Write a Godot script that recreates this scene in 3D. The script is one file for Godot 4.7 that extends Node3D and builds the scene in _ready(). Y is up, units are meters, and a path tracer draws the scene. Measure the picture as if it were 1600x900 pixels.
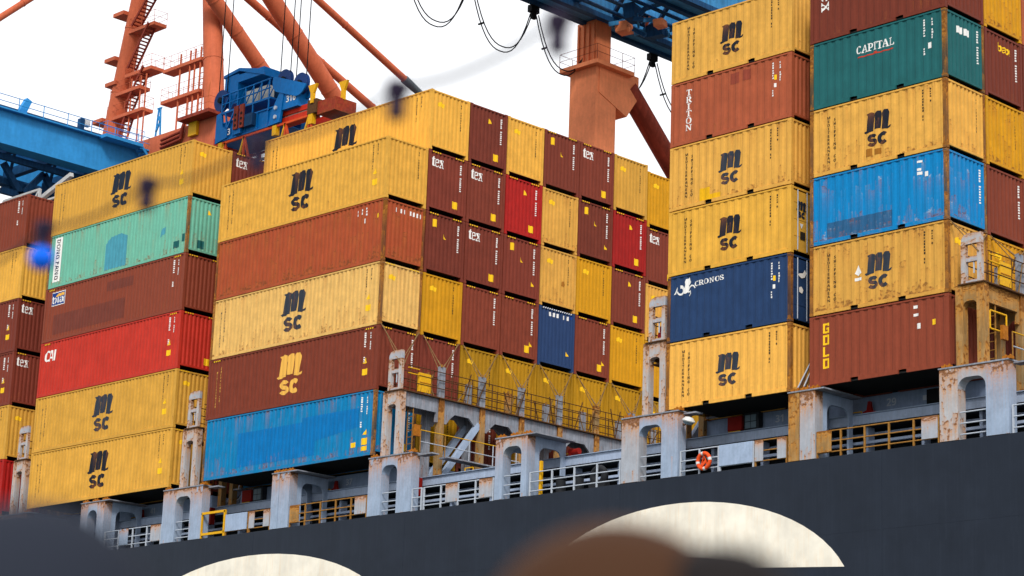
extends Node3D

const L40 := 12.192
const L20 := 6.058
const W := 2.438
const ROW := 2.485

var M := {}
var T := {}
var cache := {}
var used := {}
var rng := RandomNumberGenerator.new()
var ship: Node3D

# ---------------------------------------------------------------- mesh builder
class MB:
	var v := PackedVector3Array()
	var n := PackedVector3Array()
	func tri(a: Vector3, b: Vector3, c: Vector3) -> void:
		var k := (b - a).cross(c - a).normalized()
		v.append(a); v.append(c); v.append(b)
		n.append(k); n.append(k); n.append(k)
	func trin(a: Vector3, b: Vector3, c: Vector3, na: Vector3, nb: Vector3, nc: Vector3) -> void:
		v.append(a); v.append(c); v.append(b)
		n.append(na); n.append(nc); n.append(nb)
	func quad(a: Vector3, b: Vector3, c: Vector3, d: Vector3) -> void:
		tri(a, b, c); tri(a, c, d)
	func box(c: Vector3, s: Vector3, b := Basis()) -> void:
		var h := s / 2.0
		var p := []
		for i in 8:
			p.append(c + b * Vector3(h.x * (1 if i & 1 else -1), h.y * (1 if i & 2 else -1), h.z * (1 if i & 4 else -1)))
		quad(p[4], p[5], p[7], p[6]); quad(p[1], p[0], p[2], p[3])
		quad(p[5], p[1], p[3], p[7]); quad(p[0], p[4], p[6], p[2])
		quad(p[6], p[7], p[3], p[2]); quad(p[0], p[1], p[5], p[4])
	func span(a: Vector3, b: Vector3) -> void:
		box((a + b) / 2.0, (b - a).abs())
	func bar(a: Vector3, b: Vector3, w: float, h: float, up := Vector3.UP) -> void:
		var d := (b - a).normalized()
		var u := up if absf(d.dot(up)) < 0.98 else Vector3.RIGHT
		var x := u.cross(d).normalized()
		box((a + b) / 2.0, Vector3(w, h, a.distance_to(b)), Basis(x, d.cross(x), d))
	func tube(a: Vector3, b: Vector3, r: float, r2 := -1.0, seg := 6, caps := true) -> void:
		if r2 < 0.0:
			r2 = r
		var d := (b - a).normalized()
		var x := d.cross(Vector3.UP if absf(d.y) < 0.95 else Vector3.RIGHT).normalized()
		var y := d.cross(x)
		for i in seg:
			var t0 := TAU * i / seg
			var t1 := TAU * (i + 1) / seg
			var e0 := x * cos(t0) + y * sin(t0)
			var e1 := x * cos(t1) + y * sin(t1)
			trin(a + e0 * r, a + e1 * r, b + e1 * r2, e0, e1, e1)
			trin(a + e0 * r, b + e1 * r2, b + e0 * r2, e0, e1, e0)
			if caps:
				tri(b, b + e0 * r2, b + e1 * r2)
				tri(a, a + e1 * r, a + e0 * r)
	func path(pts: Array, r: float, seg := 6) -> void:
		for i in pts.size() - 1:
			tube(pts[i], pts[i + 1], r, -1.0, seg, i == 0 or i == pts.size() - 2)
	func prism(poly: PackedVector2Array, tf: Transform3D, depth: float) -> void:
		var q := poly
		var area := 0.0
		for i in q.size():
			area += q[i].cross(q[(i + 1) % q.size()])
		if area < 0.0:
			q = q.duplicate(); q.reverse()
		var ix := Geometry2D.triangulate_polygon(q)
		var back := Vector3(0, 0, -depth)
		for i in range(0, ix.size(), 3):
			var a := q[ix[i]]
			var b := q[ix[i + 1]]
			var c := q[ix[i + 2]]
			if (b - a).cross(c - a) < 0.0:
				var s := b; b = c; c = s
			var p := Vector3(a.x, a.y, 0); var r := Vector3(b.x, b.y, 0); var t := Vector3(c.x, c.y, 0)
			tri(tf * p, tf * r, tf * t)
			tri(tf * (p + back), tf * (t + back), tf * (r + back))
		for i in q.size():
			var a := Vector3(q[i].x, q[i].y, 0)
			var e := q[(i + 1) % q.size()]
			var b := Vector3(e.x, e.y, 0)
			quad(tf * (a + back), tf * (b + back), tf * b, tf * a)
	func lathe(prof: Array, o: Vector3, seg := 16, axis := Basis()) -> void:
		for i in prof.size() - 1:
			var p: Vector2 = prof[i]
			var q: Vector2 = prof[i + 1]
			var nn := Vector2(q.y - p.y, p.x - q.x).normalized()
			for k in seg:
				var t0 := TAU * k / seg
				var t1 := TAU * (k + 1) / seg
				var c0 := Vector3(cos(t0), 0, -sin(t0))
				var c1 := Vector3(cos(t1), 0, -sin(t1))
				var a := o + axis * (c0 * p.x + Vector3.UP * p.y)
				var b := o + axis * (c1 * p.x + Vector3.UP * p.y)
				var c := o + axis * (c1 * q.x + Vector3.UP * q.y)
				var d := o + axis * (c0 * q.x + Vector3.UP * q.y)
				var n0 := axis * (c0 * nn.x + Vector3.UP * nn.y)
				var n1 := axis * (c1 * nn.x + Vector3.UP * nn.y)
				trin(a, b, c, n0, n1, n1)
				trin(a, c, d, n0, n1, n0)
	func torus(o: Vector3, R: float, r: float, axis := Basis(), t_from := 0.0, t_to := TAU, seg := 28, ring := 10) -> void:
		for i in seg:
			for j in ring:
				var P := []
				var N := []
				for s in [[0, 0], [1, 0], [1, 1], [0, 1]]:
					var a: float = t_from + (t_to - t_from) * (i + s[0]) / seg
					var b: float = TAU * (j + s[1]) / ring
					var d := Vector3(cos(a), sin(a), 0)
					var nn := d * cos(b) + Vector3(0, 0, 1) * sin(b)
					P.append(o + axis * (d * R + nn * r)); N.append(axis * nn)
				trin(P[0], P[1], P[2], N[0], N[1], N[2])
				trin(P[0], P[2], P[3], N[0], N[2], N[3])
	func mesh() -> ArrayMesh:
		var uv := PackedVector2Array()
		var uv2 := PackedVector2Array()
		uv.resize(v.size()); uv2.resize(v.size())
		var lo := 1e9
		var hi := -1e9
		for p in v:
			lo = minf(lo, p.y); hi = maxf(hi, p.y)
		var k := 1.0 / maxf(hi - lo, 0.001)
		for i in range(0, v.size(), 3):
			var m := (v[i + 1] - v[i]).cross(v[i + 2] - v[i]).abs()
			for j in 3:
				var p := v[i + j]
				var u := Vector2(p.x, -p.y)
				if m.y > m.x and m.y > m.z:
					u = Vector2(p.x, p.z)
				elif m.x > m.z:
					u = Vector2(p.z + 3.3, -p.y)
				uv[i + j] = u
				uv2[i + j] = Vector2(u.x / 6.0, 1.0 - (p.y - lo) * k)
		var a := []
		a.resize(Mesh.ARRAY_MAX)
		a[Mesh.ARRAY_VERTEX] = v; a[Mesh.ARRAY_NORMAL] = n; a[Mesh.ARRAY_TEX_UV] = uv; a[Mesh.ARRAY_TEX_UV2] = uv2
		var r := ArrayMesh.new()
		r.add_surface_from_arrays(Mesh.PRIMITIVE_TRIANGLES, a)
		return r

# ---------------------------------------------------------------- nodes
func nm(called: String, parent: Node) -> String:
	var key := "%d/%s" % [parent.get_instance_id(), called]
	var k: int = used.get(key, -1) + 1
	used[key] = k
	return called if k == 0 else "%s_%03d" % [called, k]

func tag(o: Node, label: String, category := "", group := "", kind := "") -> Node:
	if label: o.set_meta("label", label)
	if category: o.set_meta("category", category)
	if group: o.set_meta("group", group)
	if kind: o.set_meta("kind", kind)
	return o

func thing(called: String, label: String, category: String, at := Vector3.ZERO, group := "") -> Node3D:
	var o := Node3D.new()
	o.name = nm(called, self)
	add_child(o, true)
	o.position = at
	tag(o, label, category, group)
	return o

func put(called: String, shape, mat: Material, parent: Node = self, at := Vector3.ZERO, b := Basis()) -> MeshInstance3D:
	var o := MeshInstance3D.new()
	o.name = nm(called, parent)
	o.mesh = shape.mesh() if shape is MB else shape
	o.material_override = mat
	o.transform = Transform3D(b, at)
	parent.add_child(o, true)
	return o

func holder(called: String, parent: Node, at := Vector3.ZERO) -> Node3D:
	var o := Node3D.new()
	o.name = nm(called, parent)
	parent.add_child(o, true)
	o.position = at
	return o

func structure(o: Node) -> Node:
	o.set_meta("kind", "structure")
	return o

# ---------------------------------------------------------------- textures and materials
func seam(w: int, h: int, freq: float, sd: int, oct := 4) -> PackedByteArray:
	var f := FastNoiseLite.new()
	f.noise_type = FastNoiseLite.TYPE_SIMPLEX_SMOOTH
	f.seed = sd; f.frequency = freq; f.fractal_octaves = oct
	return f.get_seamless_image(w, h, false, false, 0.15).get_data()

func tex(bytes: PackedByteArray, w: int, h: int, rgba: bool) -> ImageTexture:
	return ImageTexture.create_from_image(Image.create_from_data(w, h, false, Image.FORMAT_RGBA8 if rgba else Image.FORMAT_L8, bytes))

func rust_texture(sd: int, level: float, low: float, high: float, streak: float, kind := 0) -> ImageTexture:
	var w := 512
	var h := 256
	var a := seam(w, h, 0.05, sd)
	var b := seam(w, h, 0.010, sd + 7, 3)
	var c := seam(w, h, 0.11, sd + 13, 2)
	var out := PackedByteArray()
	out.resize(w * h * 4)
	var carry := PackedFloat32Array()
	carry.resize(w)
	for y in h:
		var t := float(y) / h
		var bias := low * pow(t, 5.0) + high * pow(1.0 - t, 6.0)
		for x in w:
			var i := y * w + x
			var s := a[i] / 255.0 * 0.62 + b[i] / 255.0 * 0.38
			var spot := clampf((s + bias + level - 0.80) * 8.0, 0.0, 1.0)
			var m := c[i] / 255.0
			spot *= 0.45 + 0.55 * m
			var run := carry[x] * (0.955 + 0.04 * (c[(x * 7) % w] / 255.0))
			carry[x] = maxf(run, spot)
			var al := maxf(spot, run * streak * (0.35 + 0.65 * c[(i + w * 40) % (w * h)] / 255.0))
			var k := clampf(spot * 1.15, 0.0, 1.0)
			var o := i * 4
			if kind == 2 and b[(i + 9000) % (w * h)] > 126:
				out[o] = int(112 + 70 * m); out[o + 1] = int(128 + 60 * m); out[o + 2] = int(150 + 50 * m)
			elif kind == 1:
				out[o] = int(lerpf(186, 100, k) + 26 * m); out[o + 1] = int(lerpf(116, 54, k) + 24 * m); out[o + 2] = int(lerpf(30, 18, k) + 8 * m)
			else:
				out[o] = int(lerpf(150, 84, k) + 30 * m); out[o + 1] = int(lerpf(88, 46, k) + 20 * m); out[o + 2] = int(lerpf(38, 24, k) + 10 * m)
			out[o + 3] = int(clampf(al * (1.5 if kind == 1 else 1.0), 0.0, 1.0) * 238.0)
	return tex(out, w, h, true)

func dirt_texture(sd: int, lo: float, streaky: float) -> ImageTexture:
	var w := 512
	var a := seam(w, w, 0.012, sd, 5)
	var b := seam(w, w, 0.06, sd + 3, 3)
	var out := PackedByteArray()
	out.resize(w * w)
	for y in w:
		for x in w:
			var i := y * w + x
			var st := b[((y / 24) * w * 3 + x) % (w * w)] / 255.0
			var g := a[i] / 255.0
			var f := lo + (1.0 - lo) * clampf(0.25 + 0.9 * (g * (1.0 - streaky) + st * streaky), 0.0, 1.0)
			out[i] = int(clampf(f - 0.05 * (1.0 - b[i] / 255.0), 0.0, 1.0) * 255.0)
	return tex(out, w, w, false)

func mat(col: Color, rough := 0.6, wear := "", dirt := "dirt", scale := 0.22, metal := 0.0) -> StandardMaterial3D:
	var m := StandardMaterial3D.new()
	m.albedo_color = col
	m.roughness = rough
	m.metallic = metal
	m.metallic_specular = 0.22
	if dirt:
		m.albedo_texture = T[dirt]
		m.uv1_scale = Vector3(scale, scale, scale)
		m.uv1_offset = Vector3(rng.randf(), rng.randf(), 0)
	if wear:
		m.detail_enabled = true
		m.detail_albedo = T[wear]
		m.detail_uv_layer = BaseMaterial3D.DETAIL_UV_2
		m.detail_blend_mode = BaseMaterial3D.BLEND_MODE_MIX
		m.uv2_offset = Vector3(rng.randf(), 0, 0)
	return m

func flat(col: Color, rough := 0.6) -> StandardMaterial3D:
	return mat(col, rough, "", "")

func rgb(r: int, g: int, b: int) -> Color:
	return Color8(r, g, b)

func make_materials() -> void:
	T.dirt = dirt_texture(3, 0.82, 0.45)
	T.dirt_b = dirt_texture(57, 0.82, 0.3)
	T.dirt_c = dirt_texture(91, 0.87, 0.75)
	T.grime = dirt_texture(9, 0.55, 0.6)
	T.light = rust_texture(21, -0.04, 0.20, 0.05, 0.6)
	T.medium = rust_texture(33, 0.06, 0.22, 0.08, 0.8)
	T.heavy = rust_texture(47, 0.11, 0.26, 0.10, 0.85)
	T.top = rust_texture(61, -0.07, 0.14, 0.54, 0.97, 1)
	T.rusty = rust_texture(75, 0.03, 0.12, 0.66, 0.99, 1)
	T.ochre = rust_texture(79, 0.16, 0.12, 0.40, 0.95, 1)
	T.scuff = rust_texture(89, 0.085, 0.26, 0.06, 0.8, 2)
	M.grey = mat(rgb(160, 178, 202), 0.55, "top", "dirt")
	M.grey_rusty = mat(rgb(176, 182, 192), 0.6, "rusty", "dirt")
	M.ochre = mat(rgb(178, 142, 92), 0.7, "ochre", "grime")
	M.grey_post = mat(rgb(186, 188, 192), 0.6, "ochre", "dirt")
	M.grey_clean = mat(rgb(166, 184, 210), 0.55, "light", "dirt")
	M.coaming = mat(rgb(176, 192, 218), 0.6, "light", "dirt")
	M.hatch = mat(rgb(142, 160, 190), 0.65, "light", "dirt")
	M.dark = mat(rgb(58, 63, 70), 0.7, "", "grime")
	M.bridge = mat(rgb(158, 164, 176), 0.65, "medium", "grime")
	M.post = mat(rgb(160, 136, 98), 0.7, "ochre", "grime")
	M.rail_rust = mat(rgb(178, 128, 62), 0.7, "medium", "grime", 1.0)
	M.rail_brown = mat(rgb(104, 72, 46), 0.8, "", "grime", 1.0)
	M.rail_grey = mat(rgb(190, 198, 210), 0.55, "light", "dirt", 1.0)
	M.rod = mat(rgb(150, 118, 78), 0.6, "", "grime", 1.0)
	M.yellow = mat(rgb(238, 178, 24), 0.5, "light", "dirt", 1.0)
	M.orange_lump = mat(rgb(196, 120, 34), 0.75, "medium", "grime", 1.0)
	M.red = mat(rgb(150, 30, 24), 0.6)
	M.white = mat(rgb(226, 226, 224), 0.5)
	M.black = flat(rgb(22, 22, 24), 0.7)
	M.glass = flat(rgb(110, 128, 140), 0.25)
	M.ink_navy = mat(rgb(36, 46, 62), 0.65, "light", "dirt")
	M.ink_navy_b = mat(rgb(52, 60, 72), 0.65, "medium", "dirt")
	M.ink_navy_c = mat(rgb(30, 36, 48), 0.65, "medium", "dirt")
	M.ink_white = flat(rgb(228, 226, 222), 0.6)
	M.ink_yellow = flat(rgb(240, 190, 30), 0.6)
	M.ink_tan = flat(rgb(226, 172, 78), 0.6)
	M.ink_black = flat(rgb(46, 40, 34), 0.7)
	M.ink_red = flat(rgb(190, 60, 40), 0.6)
	M.ink_blue = flat(rgb(24, 60, 130), 0.6)
	M.ink_grey = flat(rgb(178, 186, 198), 0.6)
	M.under = flat(rgb(34, 33, 32), 0.9)

# ---------------------------------------------------------------- lettering
func font(serif: bool) -> SystemFont:
	var key := "font%s" % serif
	if not cache.has(key):
		var f := SystemFont.new()
		f.font_names = PackedStringArray(["Droid Serif" if serif else "Droid Sans"])
		f.font_weight = 700
		cache[key] = f
	return cache[key]

# triangles of a word, cap height 1, starting at x = 0 on the base line
func word(text: String, serif := false) -> PackedVector2Array:
	var key := "word%s%s" % [text, serif]
	if not cache.has(key):
		var t := TextMesh.new()
		t.font = font(serif); t.font_size = 48; t.pixel_size = 1.0; t.depth = 0.0; t.curve_step = 4.0
		t.text = "H"
		var hb := t.get_aabb()
		var ha: PackedVector3Array = t.get_mesh_arrays()[0]
		var y0 := 1e9
		var y1 := -1e9
		for p in ha:
			y0 = minf(y0, p.y); y1 = maxf(y1, p.y)
		t.text = text
		var s := t.get_mesh_arrays()
		var a: PackedVector3Array = s[0]
		var out := PackedVector2Array()
		var ix = s[Mesh.ARRAY_INDEX]
		var x0 := 1e9
		for p in a:
			x0 = minf(x0, p.x)
		if ix != null and ix.size() > 0:
			for i in ix:
				out.append(Vector2(a[i].x - x0, a[i].y - y0) / (y1 - y0))
		else:
			for p in a:
				out.append(Vector2(p.x - x0, p.y - y0) / (y1 - y0))
		cache[key] = out
	return cache[key]

func width_of(t: PackedVector2Array) -> float:
	var w := 0.0
	for p in t:
		w = maxf(w, p.x)
	return w

func placed(t: PackedVector2Array, at: Vector2, sx: float, sy: float, turn := 0.0, shear := 0.0) -> PackedVector2Array:
	var out := PackedVector2Array()
	for p in t:
		var q := Vector2((p.x + p.y * shear) * sx, p.y * sy)
		out.append(at + q.rotated(turn))
	return out

func poly(pts: Array, at := Vector2.ZERO, sx := 1.0, sy := 1.0) -> PackedVector2Array:
	var q := PackedVector2Array()
	for i in range(0, pts.size(), 2):
		q.append(Vector2(pts[i], pts[i + 1]))
	var ix := Geometry2D.triangulate_polygon(q)
	var out := PackedVector2Array()
	for i in ix:
		out.append(at + Vector2(q[i].x * sx, q[i].y * sy))
	return out

func rect(x: float, y: float, w: float, h: float) -> PackedVector2Array:
	return poly([x, y, x + w, y, x + w, y + h, x, y + h])

func stacked(text: String, x: float, top: float, h: float, step: float, sx := 0.85, serif := false) -> PackedVector2Array:
	var out := PackedVector2Array()
	for i in text.length():
		if text[i] == " ":
			continue
		var g := word(text[i], serif)
		out.append_array(placed(g, Vector2(x - width_of(g) * h * sx / 2.0, top - h - i * step), h * sx, h))
	return out

# the small upright code columns that nobody can read at this distance: dashes of glyph size
func dashes(x: float, top: float, w: float, h: float, length: float, sd: int) -> PackedVector2Array:
	var r := RandomNumberGenerator.new()
	r.seed = sd
	var out := PackedVector2Array()
	var y := top
	while y > top - length:
		if r.randf() > 0.16:
			out.append_array(rect(x, y - h * 0.8, w * r.randf_range(0.6, 1.0), h * r.randf_range(0.5, 0.8)))
		y -= h
	return out

# a line of constant width as triangles that meet edge to edge
func stroke(pts: Array, w: float, at := Vector2.ZERO, sx := 1.0, sy := 1.0, w_end := -1.0) -> PackedVector2Array:
	var l := []
	var r := []
	var n := pts.size()
	for i in n:
		var d: Vector2 = (pts[mini(i + 1, n - 1)] - pts[maxi(i - 1, 0)]).normalized()
		var ww := w if w_end < 0.0 else lerpf(w, w_end, float(i) / (n - 1))
		l.append(pts[i] + d.orthogonal() * ww / 2.0); r.append(pts[i] - d.orthogonal() * ww / 2.0)
	var out := PackedVector2Array()
	for i in n - 1:
		for p in [l[i], r[i], r[i + 1], l[i], r[i + 1], l[i + 1]]:
			out.append(at + Vector2(p.x * sx, p.y * sy))
	return out

func arc_pts(c: Vector2, rx: float, ry: float, a0: float, a1: float, n := 12) -> Array:
	var out := []
	for i in n + 1:
		var t := deg_to_rad(lerpf(a0, a1, float(i) / n))
		out.append(c + Vector2(rx * cos(t), ry * sin(t)))
	return out

func emblem(cx: float, base: float, w: float, h: float) -> PackedVector2Array:
	var o := Vector2(cx - w / 2.0, base)
	var k := h / 1.13
	var out := PackedVector2Array()
	for p in [
		[.10, .53, .345, .53, .395, 1.0, .39, 1.09, .28, 1.13, .10, 1.08, .16, 1.03],
		[.385, .53, .615, .53, .665, 1.0, .63, 1.12, .50, 1.13, .402, 1.05, .402, .90, .42, .90],
		[.655, .53, .885, .53, .94, 1.0, .89, 1.11, .76, 1.12, .672, 1.04, .672, .90, .69, .90],
		[.0, .49, .05, .44, .15, .44, .345, .49, .345, .528, .10, .528, .04, .52],
		[.655, .49, .86, .45, .96, .49, 1.0, .57, .95, .56, .90, .528, .655, .528]]:
		out.append_array(poly(p, o, w, k))
	var s := arc_pts(Vector2(.315, .255), .115, .078, 15, 270, 12)
	s.append_array(arc_pts(Vector2(.315, .099), .125, .078, 90, -165, 12))
	out.append_array(stroke(s, .12, o, w, k))
	out.append_array(stroke(arc_pts(Vector2(.71, .177), .135, .15, 42, 318, 18), .13, o, w, k))
	return out

# ---------------------------------------------------------------- corrugated faces
func profile(a: float, b: float, pitch: float, depth: float) -> Array:
	var n := roundi((b - a) / pitch)
	var p := (b - a) / n
	var out := [Vector2(a, 0)]
	for i in n:
		var x := a + i * p
		for q in [[.16, 0.0], [.36, -depth], [.64, -depth], [.84, 0.0]]:
			out.append(Vector2(x + p * float(q[0]), q[1]))
	out.append(Vector2(b, 0))
	return out

func face_profile(size: String, end: bool) -> Array:
	var key := "prof%s%s" % [size, end]
	if not cache.has(key):
		var l := L20 if size == "20" else L40
		cache[key] = profile(-W / 2 + 0.13, W / 2 - 0.13, 0.24, 0.045) if end else profile(-l / 2 + 0.16, l / 2 - 0.16, 0.36 if size == "20" else 0.278, 0.03 if size == "20" else 0.036)
	return cache[key]

func decal(tris: PackedVector2Array, prof: Array, lift: float) -> MB:
	var m := MB.new()
	for i in range(0, tris.size(), 3):
		var a := tris[i]
		var b := tris[i + 1]
		var c := tris[i + 2]
		if (b - a).cross(c - a) < 0.0:
			var s := b; b = c; c = s
		var lo := minf(a.x, minf(b.x, c.x))
		var hi := maxf(a.x, maxf(b.x, c.x))
		for k in prof.size() - 1:
			var p: Vector2 = prof[k]
			var q: Vector2 = prof[k + 1]
			if q.x <= lo or p.x >= hi or q.x - p.x < 1e-5:
				continue
			var pts := cut(cut([a, b, c], p.x, 1.0), q.x, -1.0)
			if pts.size() < 3:
				continue
			var w := []
			for e in pts:
				w.append(Vector3(e.x, e.y, lerpf(p.y, q.y, (e.x - p.x) / (q.x - p.x)) + lift))
			for j in range(1, w.size() - 1):
				m.tri(w[0], w[j], w[j + 1])
	return m

func cut(pts: Array, x: float, side: float) -> Array:
	var out := []
	for i in pts.size():
		var a: Vector2 = pts[i]
		var b: Vector2 = pts[(i + 1) % pts.size()]
		var da := (a.x - x) * side
		var db := (b.x - x) * side
		if da >= 0.0:
			out.append(a)
		if (da > 0.0 and db < 0.0) or (da < 0.0 and db > 0.0):
			out.append(a.lerp(b, da / (da - db)))
	return out

# ---------------------------------------------------------------- containers
func shape(key: String, size: String) -> ArrayMesh:
	var id := key + size
	if cache.has(id):
		return cache[id]
	var l := L20 if size == "20" else L40
	var h := 2.896 if size == "40" else 2.6
	var m := MB.new()
	match key:
		"side":
			var p := face_profile(size, false)
			for i in p.size() - 1:
				m.quad(Vector3(p[i].x, 0.15, p[i].y), Vector3(p[i + 1].x, 0.15, p[i + 1].y), Vector3(p[i + 1].x, h - 0.06, p[i + 1].y), Vector3(p[i].x, h - 0.06, p[i].y))
		"end":
			var p := face_profile(size, true)
			for i in p.size() - 1:
				m.quad(Vector3(p[i].x, 0.2, p[i].y), Vector3(p[i + 1].x, 0.2, p[i + 1].y), Vector3(p[i + 1].x, h - 0.09, p[i + 1].y), Vector3(p[i].x, h - 0.09, p[i].y))
		"door":
			for s in [-1, 1]:
				m.box(Vector3(s * 0.545, h / 2 + 0.03, -0.03), Vector3(1.07, h - 0.36, 0.05))
				for y in [0.5, 1.15, 1.8]:
					m.box(Vector3(s * 0.545, y + 0.2, -0.002), Vector3(0.95, 0.03, 0.02))
		"rod":
			m.tube(Vector3(0, 0.15, 0.04), Vector3(0, h - 0.12, 0.04), 0.022, -1, 6)
		"roof":
			m.box(Vector3(0, h - 0.05, 0), Vector3(l - 0.1, 0.02, W - 0.1))
		"floor":
			m.box(Vector3(0, 0.06, 0), Vector3(l - 1.4, 0.06, W - 0.16))
			m.box(Vector3(0, 0.24, 0), Vector3(l - 0.2, 0.04, W - 0.16))
		"post":
			m.box(Vector3(0, h / 2, 0), Vector3(0.15, h - 0.24, 0.14))
		"casting":
			m.box(Vector3.ZERO, Vector3(0.178, 0.118, 0.162))
			m.box(Vector3(0, 0, 0.0815), Vector3(0.09, 0.05, 0.002))
		"rail":
			m.box(Vector3(0, h - 0.03, 0), Vector3(l - 0.36, 0.06, 0.06))
		"sill":
			var x0 := -l / 2 + 0.18
			if size == "20":
				for s in [[x0, -1.22], [-0.86, 0.86], [1.22, -x0]]:
					m.span(Vector3(s[0], 0.012, -0.05), Vector3(s[1], 0.155, 0.02))
			else:
				m.span(Vector3(x0, 0.012, -0.05), Vector3(-x0, 0.155, 0.02))
		"header":
			m.box(Vector3(0, h - 0.06, -0.03), Vector3(W - 0.33, 0.07, 0.06))
		"endsill":
			m.box(Vector3(0, 0.22 if size != "20" else 0.16, -0.03), Vector3(W - 0.33, 0.09, 0.06))
	var r := m.mesh()
	cache[id] = r
	return r

# the marks on a long side (x from the centre, y from the base); each: [part name, ink, triangles]
func side_mark(kind: String, size: String) -> Array:
	var l := L20 if size == "20" else L40
	var h := 2.896 if size == "40" else 2.6
	var r := l / 2
	match kind:
		"emblem", "emblem_tan", "emblem_right":
			var ink: String = "ink_tan" if kind == "emblem_tan" else "ink_navy"
			var out := []
			if size == "20":
				out.append(["logo", ink, emblem(0.02, 0.66, 1.2, 1.25)])
				out.append(["lettering", "ink_black", stacked("MEDITERRANEAN", -r + 0.86, h - 0.36, 0.105, 0.142, 1.35)])
				out.append(["lettering", "ink_black", stacked("SHIPPING CO", -r + 1.13, h - 0.46, 0.112, 0.157, 1.4)])
			else:
				out.append(["logo", ink, emblem(0.0, 0.60, 1.82, 1.85)])
				out.append(["lettering", ink, stacked("MEDITERRANEAN", -r + 0.66, h - 0.62, 0.10, 0.135, 1.3)])
				out.append(["lettering", ink, stacked("SHIPPING CO", -r + 0.95, h - 0.44, 0.112, 0.155, 1.35)])
			return out
		"code_dark":
			return [["code_text", "ink_black", dashes(r - 1.05, h - 0.22, 0.07, 0.11, 1.2, 5)], ["code_text", "ink_black", dashes(r - 0.72, h - 0.24, 0.06, 0.09, 0.5, 6)]]
		"code_white":
			return [["code_text", "ink_white", dashes(r - 0.95, h - 0.22, 0.09, 0.1, 1.35, 8)], ["code_text", "ink_white", dashes(r - 0.6, h - 0.26, 0.08, 0.1, 0.75, 9)]]
		"plates":
			return [["label_plate", "ink_yellow", poly([r - 0.98, 1.25, r - 0.70, 1.25, r - 0.84, 1.52])], ["label_plate", "ink_yellow", rect(r - 1.0, 0.72, 0.34, 0.28)]]
		"plates_low":
			return [["label_plate", "ink_yellow", poly([r - 0.75, 0.95, r - 0.5, 0.95, r - 0.55, 1.2])], ["label_plate", "ink_yellow", rect(r - 0.85, 0.5, 0.42, 0.3)], ["label_plate", "ink_yellow", rect(r - 0.85, 0.24, 0.42, 0.2)], ["label_plate", "ink_yellow", rect(r - 1.5, 0.45, 0.3, 0.22)]]
		"plate_y":
			return [["label_plate", "ink_yellow", rect(r - 0.85, h - 0.95, 0.1, 0.2)], ["label_plate", "ink_white", rect(r - 0.86, h - 1.25, 0.1, 0.16)]]
		"hazard":
			var t := PackedVector2Array()
			for s in [-1, 1]:
				for i in 4:
					t.append_array(rect(s * (r - 0.62) - 0.26 + i * 0.14, h - 0.13, 0.08, 0.06))
			return [["hazard_stripe", "ink_yellow", t]]
		"cai":
			var t := word("C")
			var u := word("A")
			return [["lettering", "ink_white", placed(t, Vector2(-r + 0.42, 1.86), 0.42 / width_of(t), 0.58, 0, 0.12)], ["lettering", "ink_white", placed(u, Vector2(-r + 0.80, 1.86), 0.42 / width_of(u), 0.58, 0, 0.12)], ["lettering", "ink_white", poly([-r + 1.26, 1.86, -r + 1.36, 1.86, -r + 1.42, 2.44, -r + 1.32, 2.44])]]
		"badge":
			var t := word("touax")
			return [["badge", "ink_white", rect(-r + 0.60, 1.92, 1.26, 0.74)], ["badge", "ink_blue", rect(-r + 0.64, 1.96, 1.18, 0.66)],
				["lettering", "ink_tan", poly([-r + 1.0, 2.38, -r + 1.75, 2.42, -r + 1.78, 2.58, -r + 1.1, 2.54])],
				["lettering", "ink_white", placed(t, Vector2(-r + 0.70, 2.04), 1.04 / width_of(t), 0.42)]]
		"brown_patch":  # painted-over rectangles in a slightly different brown
			return [["repaint_patch", "patch_brown", rect(-r + 0.9, 0.35, 6.4, 1.05)], ["repaint_patch", "patch_brown", rect(-r + 5.6, 1.95, 2.3, 0.5)]]
		"dong":
			var t := word("DONG FANG")
			return [["name_board", "ink_white", rect(-r + 0.5, 0.32, 0.62, 2.42)], ["lettering", "ink_navy", placed(t, Vector2(-r + 0.66, 2.64), 2.2 / width_of(t), 0.34, -PI / 2)]]
		"teal_patch":
			return [["repaint_patch", "patch_sea", poly([-r + 5.2, 0.2, -r + 7.1, 0.2, -r + 7.1, 1.75, -r + 6.5, 1.98, -r + 5.6, 1.9, -r + 5.2, 1.6])],
				["repaint_patch", "patch_sea", poly([-r + 9.9, 1.15, -r + 10.35, 1.3, -r + 10.35, 1.65, -r + 9.95, 1.5])],
				["repaint_patch", "patch_teal", rect(-r + 11.05, 0.35, 0.5, 0.36)], ["repaint_patch", "patch_teal", rect(-r + 11.78, 0.6, 0.22, 0.4)]]
		"blue_patch":
			return [["repaint_patch", "patch_blue", poly([-r + 2.6, 0.4, -r + 8.2, 0.4, -r + 8.2, 1.05, -r + 11.1, 1.35, -r + 11.1, 2.2, -r + 7.2, 2.2, -r + 7.2, 2.0, -r + 2.6, 2.0])]]
		"triton":
			return [["lettering", "ink_white", stacked("TRITON", -r + 0.92, 2.24, 0.25, 0.29, 1.15, true)], ["repaint_patch", "patch_dark", rect(0.02, 1.95, 0.42, 0.44)], ["repaint_patch", "patch_dark", rect(0.62, 1.98, 0.4, 0.42)]]
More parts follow.
